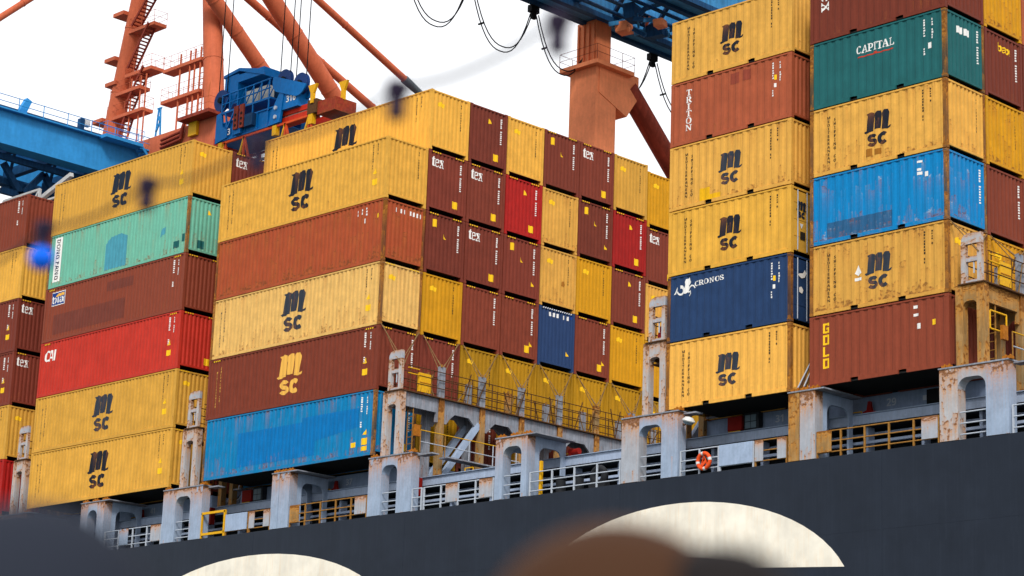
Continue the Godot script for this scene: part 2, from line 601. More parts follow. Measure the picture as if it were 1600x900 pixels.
		"cronos":
			var t := word("CRONOS", true)
			var o := Vector2(-r + 0.30, 1.76)
			var crest := stroke(arc_pts(Vector2(.36, .24), .15, .15, 100, -170, 20), .13, o, 1, 1, .05)
			crest.append_array(poly([.0, .12, .12, .14, .20, .22, .20, .30, .22, .40, .10, .26], o))
			return [["lettering", "ink_white", placed(t, Vector2(-r + 1.36, 2.06), 1.45 / width_of(t), 0.2, 0.03)],
				["crest", "ink_white", crest],
				["crest", "ink_white", poly([.48, .10, .62, .08, .74, .14, .80, .26, .77, .40, .84, .44, .90, .50, .84, .58, .80, .70, .74, .66, .64, .66, .58, .56, .60, .42, .54, .28], o)],
				["crest", "ink_white", stroke([Vector2(.80, .30), Vector2(.92, .36), Vector2(1.02, .34), Vector2(1.08, .24)], .07, o, 1, 1, .04)],
				["crest", "ink_white", stroke([Vector2(.74, .12), Vector2(.86, .16), Vector2(.88, .06), Vector2(.80, -.04)], .07, o, 1, 1, .04)]]
		"gold":
			var t := PackedVector2Array()
			var s := 0.075
			for i in 4:
				var x := -r + 0.6
				var y := 1.93 - i * 0.435
				var w := 0.28
				var hh := 0.37
				t.append_array(rect(x, y + s, s, hh - s)); t.append_array(rect(x, y, w, s))
				if i != 2:
					t.append_array(rect(x + s, y + hh - s, w - s, s))
				if i == 0:
					t.append_array(rect(x + w - s, y + s, s, 0.13)); t.append_array(rect(x + w / 2, y + 0.13, w / 2 - s, s)); t.append_array(rect(x + w - s, y + hh - s - 0.04, s, 0.04))
				elif i != 2:
					t.append_array(rect(x + w - s, y + s, s, hh - 2 * s))
			return [["lettering", "ink_yellow", t], ["code_text", "ink_white", dashes(r - 1.5, 2.36, 0.26, 0.14, 0.4, 77)], ["label_plate", "ink_white", rect(r - 1.36, 1.5, 0.16, 0.2)], ["label_plate", "ink_yellow", rect(r - 0.72, 1.56, 0.15, 0.2)]]
		"capital":
			var t := word("CAPITAL", true)
			return [["lettering", "ink_white", placed(t, Vector2(-r + 2.12, 1.74), 1.7 / width_of(t), 0.3)], ["rule", "ink_red", rect(-r + 2.18, 1.58, 1.6, 0.045)], ["rule", "ink_red", rect(-r + 2.9, 1.61, 0.16, 0.07)], ["label_plate", "ink_white", rect(r - 0.76, 1.22, 0.15, 0.22)]]
		"blue_scuff":
			return [["repaint_patch", "patch_rustgrey", rect(-r + 0.78, 0.16, 2.9, 0.62)], ["code_text", "ink_white", dashes(r - 1.28, 2.4, 0.22, 0.15, 0.5, 31)], ["label_plate", "ink_white", rect(r - 0.95, 1.72, 0.14, 0.18)]]
		"ghost":
			return [["repaint_patch", "patch_ochre", rect(-0.5, 0.32, 0.28, 0.3)], ["repaint_patch", "patch_ochre", rect(-0.12, 0.34, 0.3, 0.22)]]
		"yellow_patch":
			return [["repaint_patch", "patch_yellow", poly([-r + 1.55, 0.16, -r + 2.6, 0.16, -r + 2.6, 0.36, -r + 2.05, 0.36, -r + 2.05, 0.66, -r + 1.55, 0.66])]]
		"tex_side":
			var t := word("tex", true)
			return [["lettering", "ink_white", placed(t, Vector2(-r + 0.52, 2.12), 0.42, 0.46, -PI / 2)]]
		"white_mark":
			return [["label_plate", "ink_white", poly([-1.0, 1.3, -0.85, 1.2, -0.7, 1.3, -0.78, 1.46, -0.85, 1.6, -0.92, 1.46])], ["label_plate", "ink_white", rect(-1.0, 1.02, 0.3, 0.11)]]
		"small_code":
			return [["code_text", "ink_white", dashes(r - 1.9, h - 0.28, 0.1, 0.16, 0.3, 4)], ["code_text", "ink_white", dashes(r - 1.6, h - 0.24, 0.1, 0.16, 0.3, 14)], ["code_text", "ink_white", dashes(r - 1.3, h - 0.22, 0.1, 0.14, 0.3, 24)], ["label_plate", "ink_white", rect(r - 1.42, h - 0.95, 0.1, 0.22)], ["label_plate", "ink_yellow", rect(r - 0.55, h - 0.85, 0.12, 0.2)]]
	return []

func end_mark(kind: String, size: String) -> Array:
	var h := 2.896 if size == "40" else 2.6
	match kind:
		"tex":
			var t := word("tex", true)
			return [["lettering", "ink_white", placed(t, Vector2(-0.98, h - 0.74), 0.74 / width_of(t), 0.50)]]
		"code_white":
			return [["code_text", "ink_white", dashes(0.78, h - 0.3, 0.09, 0.1, 1.25, 3)]]
		"code_dark":
			return [["code_text", "ink_black", dashes(0.68, h - 0.28, 0.07, 0.12, 1.3, 2)]]
		"plate_low":
			return [["label_plate", "ink_yellow", rect(0.35, 0.42, 0.36, 0.34)]]
		"plate_top":
			return [["label_plate", "ink_yellow", rect(-0.78, h - 0.66, 0.28, 0.36)], ["label_plate", "ink_yellow", poly([-0.1, h - 1.12, 0.08, h - 1.12, -0.1, h - 0.9])]]
		"tri":
			return [["label_plate", "ink_yellow", poly([0.0, h - 0.72, 0.2, h - 0.72, 0.02, h - 0.46])]]
		"tri_low":
			return [["label_plate", "ink_yellow", poly([0.68, 0.75, 0.86, 0.75, 0.7, 0.98])]]
		"mark_orange":
			return [["label_plate", "ink_yellow", poly([-0.78, h - 0.72, -0.42, h - 0.76, -0.38, h - 0.58, -0.6, h - 0.5, -0.8, h - 0.58])]]
		"hazard":
			var t := PackedVector2Array()
			for s in [-1, 1]:
				for i in 4:
					t.append_array(rect(s * 0.72 - 0.26 + i * 0.14, h - 0.088, 0.08, 0.055))
			return [["hazard_stripe", "ink_yellow", t]]
		"white_stripe":
			var t := PackedVector2Array()
			for i in 14:
				t.append_array(poly([-1.0 + i * 0.145, h - 0.09, -0.93 + i * 0.145, h - 0.09, -0.89 + i * 0.145, h - 0.03, -0.96 + i * 0.145, h - 0.03]))
			return [["hazard_stripe", "ink_white", t], ["code_text", "ink_white", poly([-0.5, h - 0.4, -0.4, h - 0.4, -0.42, h - 0.2, -0.52, h - 0.2])], ["code_text", "ink_white", rect(-0.25, h - 0.4, 0.1, 0.2)], ["code_text", "ink_white", rect(0.0, h - 0.4, 0.1, 0.2)], ["code_text", "ink_white", rect(0.4, h - 0.4, 0.12, 0.2)], ["code_text", "ink_white", rect(0.7, h - 0.4, 0.1, 0.2)], ["label_plate", "ink_blue", rect(0.85, h - 0.3, 0.2, 0.18)]]
		"top_code":
			var out := []
			for x in [-0.55, -0.25, -0.05, 0.3, 0.5, 0.72, 0.92]:
				out.append(["code_text", "ink_white", rect(x, h - 0.5, 0.07, 0.2)])
			return out
		"two_plates":
			return [["label_plate", "ink_white", rect(-0.45, h - 0.72, 0.3, 0.26)], ["label_plate", "ink_white", rect(0.0, h - 0.7, 0.3, 0.26)]]
		"teal_patch":
			return [["repaint_patch", "patch_teal", rect(-0.55, 0.35, 0.4, 0.42)]]
		"yellow_word":
			var t := word("bax")
			return [["lettering", "ink_yellow", placed(t, Vector2(-0.35, h - 0.66), 0.85 / width_of(t), 0.3)]]
		"rust_blotch":
			return [["repaint_patch", "patch_ochre", poly([0.25, 1.2, 0.42, 1.15, 0.5, 1.3, 0.42, 1.45, 0.28, 1.42])]]
		"dark_word":
			var t := word("m")
			return [["logo", "ink_navy", emblem(-0.62, h - 1.15, 0.62, 0.62)], ["label_plate", "ink_white", poly([-0.7, 1.2, -0.5, 1.2, -0.6, 1.0])], ["label_plate", "ink_black", rect(-0.68, 0.6, 0.3, 0.3)]]
		"crest":
			return [["crest", "ink_white", poly([-.85, 1.86, -.6, 1.74, -.4, 1.8, -.3, 1.98, -.4, 2.1, -.5, 1.95, -.65, 1.92])], ["crest", "ink_white", poly([-.72, 1.2, -.55, 1.16, -.48, 1.3, -.6, 1.42, -.74, 1.36])]]
	return []

const PAINT := {
	"yellow": [230, 172, 70], "pale": [246, 196, 112], "bright": [248, 186, 72], "amber": [236, 176, 80], "ochre": [222, 158, 24], "olive": [188, 138, 22],
	"brown": [126, 57, 42], "brown_b": [136, 63, 44], "brown_c": [140, 67, 47], "rustbrown": [182, 84, 48], "orange": [180, 92, 60], "cherry": [206, 58, 44], "red": [176, 34, 30],
	"mint": [112, 182, 158], "teal": [34, 100, 102], "blue": [0, 136, 194], "sea": [6, 128, 190], "navy": [40, 66, 106], "darkblue": [42, 66, 108]}

var stacks := {
	"A": [-29.5, "leftmost stack"], "B": [-14.75, "mint container's stack"],
	"C": [0.0, "corner stack"], "D": [29.1, "stack above the lifebuoy"], "E": [36.03, "rightmost stack"]}
const ORD := ["first", "second", "third", "fourth", "fifth", "sixth", "seventh", "eighth", "ninth", "tenth"]
const TIER := ["bottom", "second up", "third up", "fourth up", "fifth up", "sixth up"]

func container(bay: String, size: String, k: int, t: int, paint: String, wear: String, sides: Array, ends: Array, look: String, post := "", dy := 0.0) -> void:
	var l := L20 if size == "20" else L40
	var h := 2.896 if size == "40" else 2.6
	var y: float = (-0.16 + 2.635 * (t - 1) if bay in "DE" else -0.06 + 2.92 * (t - 1)) + dy
	var label: String
	if k == 0:
		label = "%s, %s in %s" % [look, TIER[t - 1], stacks[bay][1]]
	elif bay == "C":
		label = "%s, %s in %s column of container ends" % [look, TIER[t - 1], ORD[k]]
	else:
		label = "%s, %s, %s row behind %s" % [look, TIER[t - 1], ORD[k - 1], stacks[bay][1]]
	var o := thing("shipping_container", label, "container", Vector3(stacks[bay][0] + l / 2, y, -k * ROW - W / 2), "stacked shipping containers")
	var c: Array = PAINT[paint]
	var j := rng.randf_range(0.94, 1.04)
	var m := mat(Color8(int(clampf(c[0] * j, 0, 255)), int(clampf(c[1] * j, 0, 255)), int(clampf(c[2] * j, 0, 255))), 0.55, wear, ["dirt", "dirt_b", "dirt_c"][rng.randi() % 3], rng.randf_range(0.1, 0.24))
	m.uv2_scale = Vector3(1.0, 1.0, 1.0)
	var pm: Material = m
	if post:
		pm = mat(m.albedo_color.lerp(rgb(98, 62, 46), 0.72), 0.7, "ochre", "grime", 0.4)
	var zf := W / 2
	var fz := zf - 0.015
	var fx := l / 2 - 0.015
	var right := Basis(Vector3(0, 0, -1), Vector3.UP, Vector3(1, 0, 0))
	var left := Basis(Vector3(0, 0, 1), Vector3.UP, Vector3(-1, 0, 0))
	var back := Basis(Vector3(-1, 0, 0), Vector3.UP, Vector3(0, 0, -1))
	put("side_wall", shape("side", size), m, o, Vector3(0, 0, fz))
	put("side_wall", shape("side", size), m, o, Vector3(0, 0, -fz), back)
	var door: bool = ends.has("doors")
	put("door_leaf" if door else "end_wall", shape("door" if door else "end", size), m, o, Vector3(fx, 0, 0), right)
	if door:
		for x in [-0.85, -0.3, 0.3, 0.85]:
			put("lock_rod", shape("rod", size), M.ink_grey, o, Vector3(fx, 0, -x), right)
	put("end_wall", shape("end", size), m, o, Vector3(-fx, 0, 0), left)
	put("roof", shape("roof", size), m, o)
	put("underfloor", shape("floor", size), M.under, o)
	for sx in [-1, 1]:
		for sz in [-1, 1]:
			put("corner_post", shape("post", size), pm, o, Vector3(sx * (l / 2 - 0.078), 0, sz * (zf - 0.073)))
			for yy in [0.059, h - 0.059]:
				put("corner_casting", shape("casting", size), pm, o, Vector3(sx * (l / 2 - 0.089), yy, sz * (zf - 0.081)), Basis() if sz > 0 else back)
	for sz in [-1, 1]:
		var b := Basis() if sz > 0 else back
		put("top_rail", shape("rail", size), m, o, Vector3(0, 0, sz * (zf - 0.03)), b)
		put("bottom_rail", shape("sill", size), m, o, Vector3(0, 0, sz * (zf - 0.022)), b)
	for sx in [-1, 1]:
		var b := right if sx > 0 else left
		put("end_header", shape("header", size), m, o, Vector3(sx * (l / 2 - 0.002), 0, 0), b)
		put("end_sill", shape("endsill", size), m, o, Vector3(sx * (l / 2 - 0.002), 0, 0), b)
	var f := face_profile(size, false)
	for kind in sides:
		var id: String = "sm_%s_%s" % [kind, size]
		if not cache.has(id):
			var list := []
			var lift := 0.004
			for e in side_mark(kind, size):
				var pf: Array = f if e[0] != "hazard_stripe" else [Vector2(-9, 0.013), Vector2(9, 0.013)]
				list.append([e[0], e[1], decal(e[2], pf, lift + (0.002 if e[0] == "repaint_patch" else 0.004) * 0.5).mesh()])
				lift += 0.001
			cache[id] = list
		for e in cache[id]:
			var ink: Material = M[e[1]]
			if e[1] == "ink_navy":
				ink = [M.ink_navy, M.ink_navy_b, M.ink_navy_c][(t * 2 + k + bay.unicode_at(0)) % 3]
			var part := put(e[0], e[2], ink, o, Vector3(0, 0, fz))
			if e[0] == "logo":
				part.scale.y = rng.randf_range(0.96, 1.05)
				part.position.y = rng.randf_range(-0.05, 0.06)
			mark(part)
	var fe := face_profile(size, true)
	for kind in ends:
		if kind == "doors":
			continue
		var id: String = "em_%s_%s%s" % [kind, size, door]
		if not cache.has(id):
			var list := []
			for e in end_mark(kind, size):
				var pf: Array = fe
				if e[0] == "hazard_stripe" or door:
					pf = [Vector2(-2, 0.014), Vector2(2, 0.014)]
				list.append([e[0], e[1], decal(e[2], pf, 0.005).mesh()])
			cache[id] = list
		for e in cache[id]:
			mark(put(e[0], e[2], M[e[1]], o, Vector3(fx, 0, 0), right))

func mark(p: Node) -> void:
	if p.name.begins_with("code_text"):
		p.set_meta("kind", "stuff")

func containers() -> void:
	var patches := {"patch_brown": [122, 62, 50], "patch_sea": [78, 158, 178], "patch_teal": [26, 96, 96], "patch_blue": [0, 118, 186], "patch_dark": [150, 70, 52], "patch_rustgrey": [44, 98, 142], "patch_ochre": [168, 108, 34], "patch_yellow": [244, 184, 20]}
	for p in patches:
		M[p] = mat(rgb(patches[p][0], patches[p][1], patches[p][2]), 0.6, "scuff" if p == "patch_rustgrey" else "light", "dirt")
	var Y := ["emblem", "code_dark"]
	# leftmost stack
	container("A", "40", 0, 1, "red", "light", ["code_white"], ["code_white"], "dark red container partly hidden by the tower post")
	container("A", "40", 0, 2, "yellow", "light", ["code_dark"], ["mark_orange"], "yellow container")
	container("A", "40", 0, 3, "brown", "light", ["code_white", "plates"], ["tex", "hazard"], "dark brown container with white three-letter end word")
	container("A", "40", 0, 4, "brown", "light", ["code_white", "plates"], ["tex", "hazard"], "dark brown container with white three-letter end word")
	container("A", "40", 0, 5, "yellow", "light", ["code_dark"], ["mark_orange"], "yellow container beside the blue bulb")
	container("A", "40", 0, 6, "brown_b", "light", ["code_white"], ["code_white"], "brown container")
	# stack with the mint container
	container("B", "40", 0, 1, "yellow", "light", Y + ["plates"], ["mark_orange", "hazard"], "yellow container with dark letter emblem")
	container("B", "40", 0, 2, "yellow", "light", Y + ["plates"], ["mark_orange", "hazard"], "yellow container with dark letter emblem")
	container("B", "40", 0, 3, "cherry", "", ["cai", "code_white", "plates", "hazard"], ["plate_low", "hazard"], "bright red container with white slanted letters")
	container("B", "40", 0, 4, "brown_c", "light", ["badge", "brown_patch", "code_white", "hazard"], ["hazard"], "brown container with small blue badge")
	container("B", "40", 0, 5, "mint", "medium", ["dong", "teal_patch"], ["teal_patch", "tri"], "mint green container with upright white name board", "rust")
	container("B", "40", 0, 6, "yellow", "light", Y + ["plates"], ["mark_orange"], "yellow container with dark letter emblem")
	container("B", "40", 1, 6, "brown", "light", [], ["tex", "hazard"], "brown container with white end word")
	container("B", "40", 1, 5, "brown", "light", [], ["code_white"], "brown container")
	container("B", "40", 1, 1, "brown", "light", [], ["code_white"], "brown container in deep shade")
	container("B", "40", 1, 2, "brown", "light", [], ["code_white"], "brown container in shade")
	container("A", "40", 1, 1, "brown", "light", [], ["code_white"], "brown container in deep shade")
	container("B", "40", 2, 6, "yellow", "light", [], ["mark_orange"], "yellow container")
	# corner stack and the wall of ends behind it
	container("C", "40", 0, 1, "blue", "medium", ["blue_patch", "code_white", "plates_low"], ["code_white", "plate_low"], "bright blue container with faded darker patch", "rust")
	container("C", "40", 0, 2, "brown_b", "", ["emblem_tan", "code_white", "plates", "hazard"], ["code_white", "hazard"], "brown container with tan letter emblem")
	container("C", "40", 0, 3, "pale", "medium", Y + ["plates"], ["mark_orange", "hazard"], "pale yellow container with rust spots and dark emblem", "rust")
	container("C", "40", 0, 4, "rustbrown", "heavy", ["small_code"], ["top_code"], "orange brown container with scratched side", "rust")
	container("C", "40", 0, 5, "yellow", "light", Y + ["plates"], ["code_dark"], "yellow container with dark letter emblem")
	var cols := [
		[1, [["olive", "m"], ["brown", "w"], ["ochre", "m"], ["brown", "p"], ["brown", "tx"], ["yellow", "m"]]],
		[2, [["brown", "w"], ["olive", "m"], ["brown_b", "w"], ["brown", "tx"], ["brown", "tx"], ["brown", "wp"]]],
		[3, [["olive", "m"], ["olive", "m"], ["brown_b", "wl"], ["brown", "pl"], ["red", "wt"], ["yellow", "m"]]],
		[4, [["brown", "w"], ["olive", "m"], ["darkblue", "st"], ["amber", "mr"], ["amber", "m"], ["brown", "p"]]],
		[5, [["brown", "w"], ["olive", "m"], ["brown_b", "wl"], ["ochre", "m"], ["brown", "pl"], ["brown", "tx"]]],
		[6, [["brown", "w"], ["olive", "m"], ["ochre", "m"], ["brown", "wt"], ["red", "wt"], ["yellow", "m"]]],
		[7, [["brown", "w"], ["olive", "m"], ["ochre", "m"], ["amber", "m"], ["brown", "tx"], ["ochre", "m"]]]]
	for e in [["brown", "olive", "brown", "ochre"], ["olive", "brown", "ochre", "brown"]]:
		cols.append([cols.back()[0] + 1, e.map(func(p): return [p, "m" if p in ["olive", "ochre"] else "w"])])
	var names := {"olive": "dull yellow", "ochre": "deep yellow", "amber": "orange yellow", "yellow": "yellow", "brown": "brown", "brown_b": "brown", "red": "red", "darkblue": "dark blue"}
	for col in cols:
		for i in col[1].size():
			var e: Array = col[1][i]
			var ends: Array = {"m": ["mark_orange", "code_dark"], "mr": ["mark_orange", "code_dark", "rust_blotch"], "w": ["code_white", "hazard"], "p": ["plate_top", "code_white", "hazard"], "pl": ["plate_top", "code_white", "tri_low", "hazard"], "tx": ["tex", "code_white", "plate_low", "hazard"], "wp": ["tri", "code_white", "plate_low"], "wl": ["code_white", "plate_low", "tri_low", "hazard"], "wt": ["tri", "code_white", "plate_low", "hazard"], "st": ["white_stripe", "tri_low"]}[e[1]]
			var look: String = names[e[0]] + " container" + (" with white three-letter word" if e[1] == "tx" else " with striped top edge" if e[1] == "st" else "")
			var short: bool = col[0] == 7 and i == 0
			container("C", "40s" if short else "40", col[0], i + 1, e[0], "medium" if e[0] == "amber" else "light" if e[0] in ["olive", "ochre", "yellow"] else "", Y if i == 5 and col[0] == 1 else [], ends, look, "", -0.3 if col[0] == 7 and i > 0 else 0.0)
	# the two short stacks on the right
	var S := ["emblem", "code_dark"]
	container("D", "20", 0, 1, "amber", "light", S, ["code_dark"], "yellow short container with dark emblem", "rust")
	container("D", "20", 0, 2, "navy", "", ["cronos", "code_white", "plate_y"], ["doors", "crest"], "navy short container with white sea-horse crest", "rust")
	container("D", "20", 0, 3, "bright", "", S, ["doors", "dark_word"], "clean bright yellow short container with dark emblem")
	container("D", "20", 0, 4, "amber", "medium", S + ["yellow_patch"], ["code_dark"], "rust-streaked yellow short container with dark emblem")
	container("D", "20", 0, 5, "orange", "light", ["triton", "code_white", "plate_y"], ["code_white"], "orange brown short container with stacked white serif letters")
	container("D", "20", 0, 6, "amber", "light", S, ["code_dark"], "yellow short container with dark emblem, topmost")
	container("D", "20", 1, 1, "brown", "light", [], ["code_white"], "brown short container in deep shade")
	container("D", "20", 1, 2, "brown", "light", [], ["code_white"], "brown short container in shade")
	container("E", "20", 0, 1, "brown_c", "", ["gold"], ["code_white"], "brown short container with yellow block letters")
	container("E", "20", 0, 2, "amber", "heavy", S + ["white_mark"], ["mark_orange"], "rusty yellow short container with dark emblem and white mark", "rust")
	container("E", "20", 0, 3, "sea", "scuff", ["blue_scuff"], ["code_white"], "scuffed blue short container", "rust")
	container("E", "20", 0, 4, "amber", "medium", S + ["ghost"], ["code_dark"], "yellow short container with dark emblem", "rust")
	container("E", "20", 0, 5, "teal", "", ["capital", "code_white"], ["two_plates", "code_white"], "dark teal short container with white serif word", "rust")
	container("E", "20", 0, 6, "brown", "light", ["tex_side"], ["code_white"], "brown short container with white letters running down")
	container("E", "20", 1, 1, "brown", "light", [], ["code_white"], "brown short container")
	container("E", "20", 1, 2, "ochre", "heavy", [], ["mark_orange"], "rusty yellow short container")
	container("E", "20", 1, 3, "brown_c", "light", [], ["code_white"], "red brown short container")
	container("E", "20", 1, 4, "ochre", "heavy", [], ["code_dark"], "rusty yellow short container")
	container("E", "20", 1, 5, "brown", "light", [], ["yellow_word", "code_white"], "brown short container with small yellow word")
	container("E", "20", 1, 6, "ochre", "heavy", [], ["mark_orange"], "rusty yellow short container")
	for t in 6:
		container("E", "20", 2, t + 1, ["brown", "ochre", "brown", "amber", "brown", "orange"][t], "light", [], ["code_white"], ["brown", "deep yellow", "brown", "orange yellow", "brown", "orange brown"][t] + " short container at the picture edge")

# ---------------------------------------------------------------- the ship
func hull() -> void:
	var m := MB.new()
	m.span(Vector3(-75, -24, -43), Vector3(110, -2.86, 0.3))
	put("hull", m, M.hull, ship)
	m = MB.new()
	m.span(Vector3(-75, -2.859, -42.6), Vector3(110, -2.835, 0.24))
	put("deck_plate", m, M.dark, ship)
	for y in [-5.6, -8.4, -11.2]:
		m = MB.new()
		m.span(Vector3(-75, y - 0.012, 0.3), Vector3(110, y + 0.012, 0.3035))
		put("weld_seam", m, M.hull, ship)
	for i in 7:
		m = MB.new()
		var x := -20.0 + i * 11.6 + (i % 3) * 0.7
		m.span(Vector3(x, -11.2, 0.3), Vector3(x + 0.02, -2.9, 0.3045))
		put("weld_seam", m, M.hull, ship)
	# two of the big white hull letters; only their tops stand in the photograph
	var q := PackedVector2Array()
	for i in 65:
		var t := 0.31 + (TAU - 0.62) * i / 64.0
		q.append(Vector2(30.0 + 8.2 * cos(t), -8.07 + 4.2 * sin(t)))
	for i in 45:
		var t := TAU - 0.80 - (TAU - 1.6) * i / 44.0
		q.append(Vector2(30.0 + 5.0 * cos(t), -8.07 + 2.15 * sin(t)))
	m = MB.new()
	m.prism(q, Transform3D(Basis(), Vector3(0, 0, 0.306)), 0.006)
	tag(put("hull_letter", m, M.hull_white, ship), "big white letter with a cut end, right of the other one")
	var sp := arc_pts(Vector2.ZERO, 1.0, 1.0, 15, 270, 40)
	var lower := arc_pts(Vector2(0, -2.0), 1.0, 1.0, 90, -165, 40)
	lower.remove_at(0)
	sp.append_array(lower)
	put("hull_letter", decal(stroke(sp, 0.7, Vector2(4.6, -7.9), 7.3, 2.95), [Vector2(-99, 0), Vector2(99, 0)], 0.006), M.hull_white, ship, Vector3(0, 0, 0.3))

func coaming() -> void:
	var x0 := -40.0
	var x1 := 70.0
	var m := MB.new()
	m.span(Vector3(x0, -1.28, -2.3), Vector3(x1, -0.93, -1.95))
	put("coaming_beam", m, M.coaming, ship)
	m = MB.new()
	m.span(Vector3(x0, -0.929, -2.35), Vector3(x1, -0.90, -1.87))
	put("coaming_ledge", m, M.grey_clean, ship)
	m = MB.new()
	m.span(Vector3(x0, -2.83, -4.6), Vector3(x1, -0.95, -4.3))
	put("shade_dark_passage_wall", m, M.dark, ship)  # grey-blue wall coloured dark, painting in the shade of the passage
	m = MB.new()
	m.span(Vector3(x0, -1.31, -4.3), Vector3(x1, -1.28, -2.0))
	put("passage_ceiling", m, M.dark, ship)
	for y in [-1.92, -2.42]:
		m = MB.new()
		m.span(Vector3(x0, y - 0.05, -2.3), Vector3(x1, y + 0.05, -2.15))
		put("stringer", m, M.coaming, ship)
	for i in 30:
		m = MB.new()
		var x := -22.0 + i * 2.45
		m.span(Vector3(x, -2.83, -2.7), Vector3(x + 0.12, -1.28, -2.32))
		put("coaming_stay", m, M.coaming, ship)
	# hatch covers under the loaded bays
	for b in [[-29.6, -17.2], [-14.9, -2.4], [-0.15, 12.35], [29.0, 42.2]]:
		m = MB.new()
		m.span(Vector3(b[0], -0.9, -22.5), Vector3(b[1], -0.13, -2.52))
		put("hatch_cover", m, M.hatch, ship)
	# deck between the bays
	for b in [[-17.2, -14.9], [-2.4, -0.15], [42.2, 46.0]]:
		m = MB.new()
		m.span(Vector3(b[0], -0.9, -22.5), Vector3(b[1], -0.45, -3.2))
		put("cross_deck", m, M.hatch, ship)
	for e in [["37", 7.55], ["31", 32.45], ["29", 37.6], ["41", -7.4]]:
		var g := word(e[0])
		var d := decal(placed(g, Vector2(e[1], -0.6), 0.3, 0.28), [Vector2(-99, 0), Vector2(99, 0)], 0.006)
		tag(put("hatch_number", d, M.ink_grey, ship, Vector3(0, 0, -2.52)), "pale number %s on the grey hatch side" % e[0])
	# red stoppers, lockers and boxes on the ledge
	for x in [7.2, 37.05, -7.7]:
		var h := holder("hatch_stopper", ship, Vector3(x, -0.9, -2.25))
		m = MB.new()
		m.prism(PackedVector2Array([Vector2(-0.3, 0), Vector2(0.42, 0), Vector2(0.3, 0.1), Vector2(0.1, 0.16), Vector2(0.04, 0.5), Vector2(-0.06, 0.5), Vector2(-0.12, 0.18), Vector2(-0.28, 0.12)]), Transform3D(Basis(), Vector3(0, 0, 0.06)), 0.12)
		put("wedge", m, M.red, h)
		m = MB.new()
		m.path([Vector3(-0.75, 0.0, 0.1), Vector3(-0.75, 0.14, 0.1), Vector3(-0.3, 0.14, 0.1), Vector3(-0.3, 0.0, 0.1)], 0.022)
		put("handle", m, M.yellow, h)
	for x in [0.35, 30.35]:
		var h := holder("locker", ship, Vector3(x, -0.9, -2.3))
		m = MB.new()
		m.span(Vector3(0, 0.14, -0.2), Vector3(0.7, 0.68, 0.1))
		put("red_box", m, M.red, h)
		m = MB.new()
		m.span(Vector3(0.78, 0.08, -0.2), Vector3(1.5, 0.76, 0.06))
		put("vent_box", m, M.dark, h)
		for i in 2:
			for k in 2:
				m = MB.new()
				m.span(Vector3(0.85 + i * 0.28, 0.16 + k * 0.27, 0.06), Vector3(1.1 + i * 0.28, 0.4 + k * 0.27, 0.075))
				put("pane", m, M.glass, h)
		m = MB.new()
		m.path([Vector3(0.1, -0.02, 0.14), Vector3(0.1, 0.09, 0.14), Vector3(0.66, 0.09, 0.14), Vector3(0.66, -0.02, 0.14)], 0.022)
		put("handle", m, M.yellow, h)
	m = MB.new()
	m.span(Vector3(39.5, -0.86, -2.5), Vector3(40.1, -0.26, -2.3))
	put("vent_box", m, M.black, ship)
	m = MB.new()
	m.span(Vector3(39.2, -0.58, -2.5), Vector3(39.36, -0.4, -2.49))
	put("notice_plate", m, M.ink_grey, ship)
	m = MB.new()
	m.tube(Vector3(22.2, -0.72, -2.1), Vector3(22.6, -0.7, -2.1), 0.13, -1, 10)
	m.tube(Vector3(22.12, -0.72, -2.1), Vector3(22.2, -0.72, -2.1), 0.19, -1, 10)
	put("red_winch", m, M.red, ship)
	m = MB.new()
	m.path([Vector3(21.6, -0.9, -2.05), Vector3(21.6, -0.76, -2.05), Vector3(22.05, -0.76, -2.05), Vector3(22.05, -0.9, -2.05)], 0.022)
	put("handle", m, M.yellow, ship)
	m = MB.new()
	m.path([Vector3(15.9, -0.9, -2.05), Vector3(15.9, -0.74, -2.05), Vector3(16.4, -0.74, -2.05), Vector3(16.4, -0.9, -2.05)], 0.022)
	put("handle", m, M.yellow, ship)

func arch(x0: float, x1: float, top: float, ax0: float, ax1: float, atop: float) -> PackedVector2Array:
	var q := PackedVector2Array([Vector2(x0, -2.86), Vector2(x0, top), Vector2(x1, top), Vector2(x1, -2.86), Vector2(ax1, -2.86)])
	var r := minf(0.36, (ax1 - ax0) * 0.45)
	for i in 7:
		var t := PI / 2 * i / 6.0
		q.append(Vector2(ax1 - r + r * cos(t), atop - r + r * sin(t)))
	for i in 7:
		var t := PI / 2 * (1.0 + i / 6.0)
		q.append(Vector2(ax0 + r + r * cos(t), atop - r + r * sin(t)))
	q.append(Vector2(ax0, -2.86))
	return q

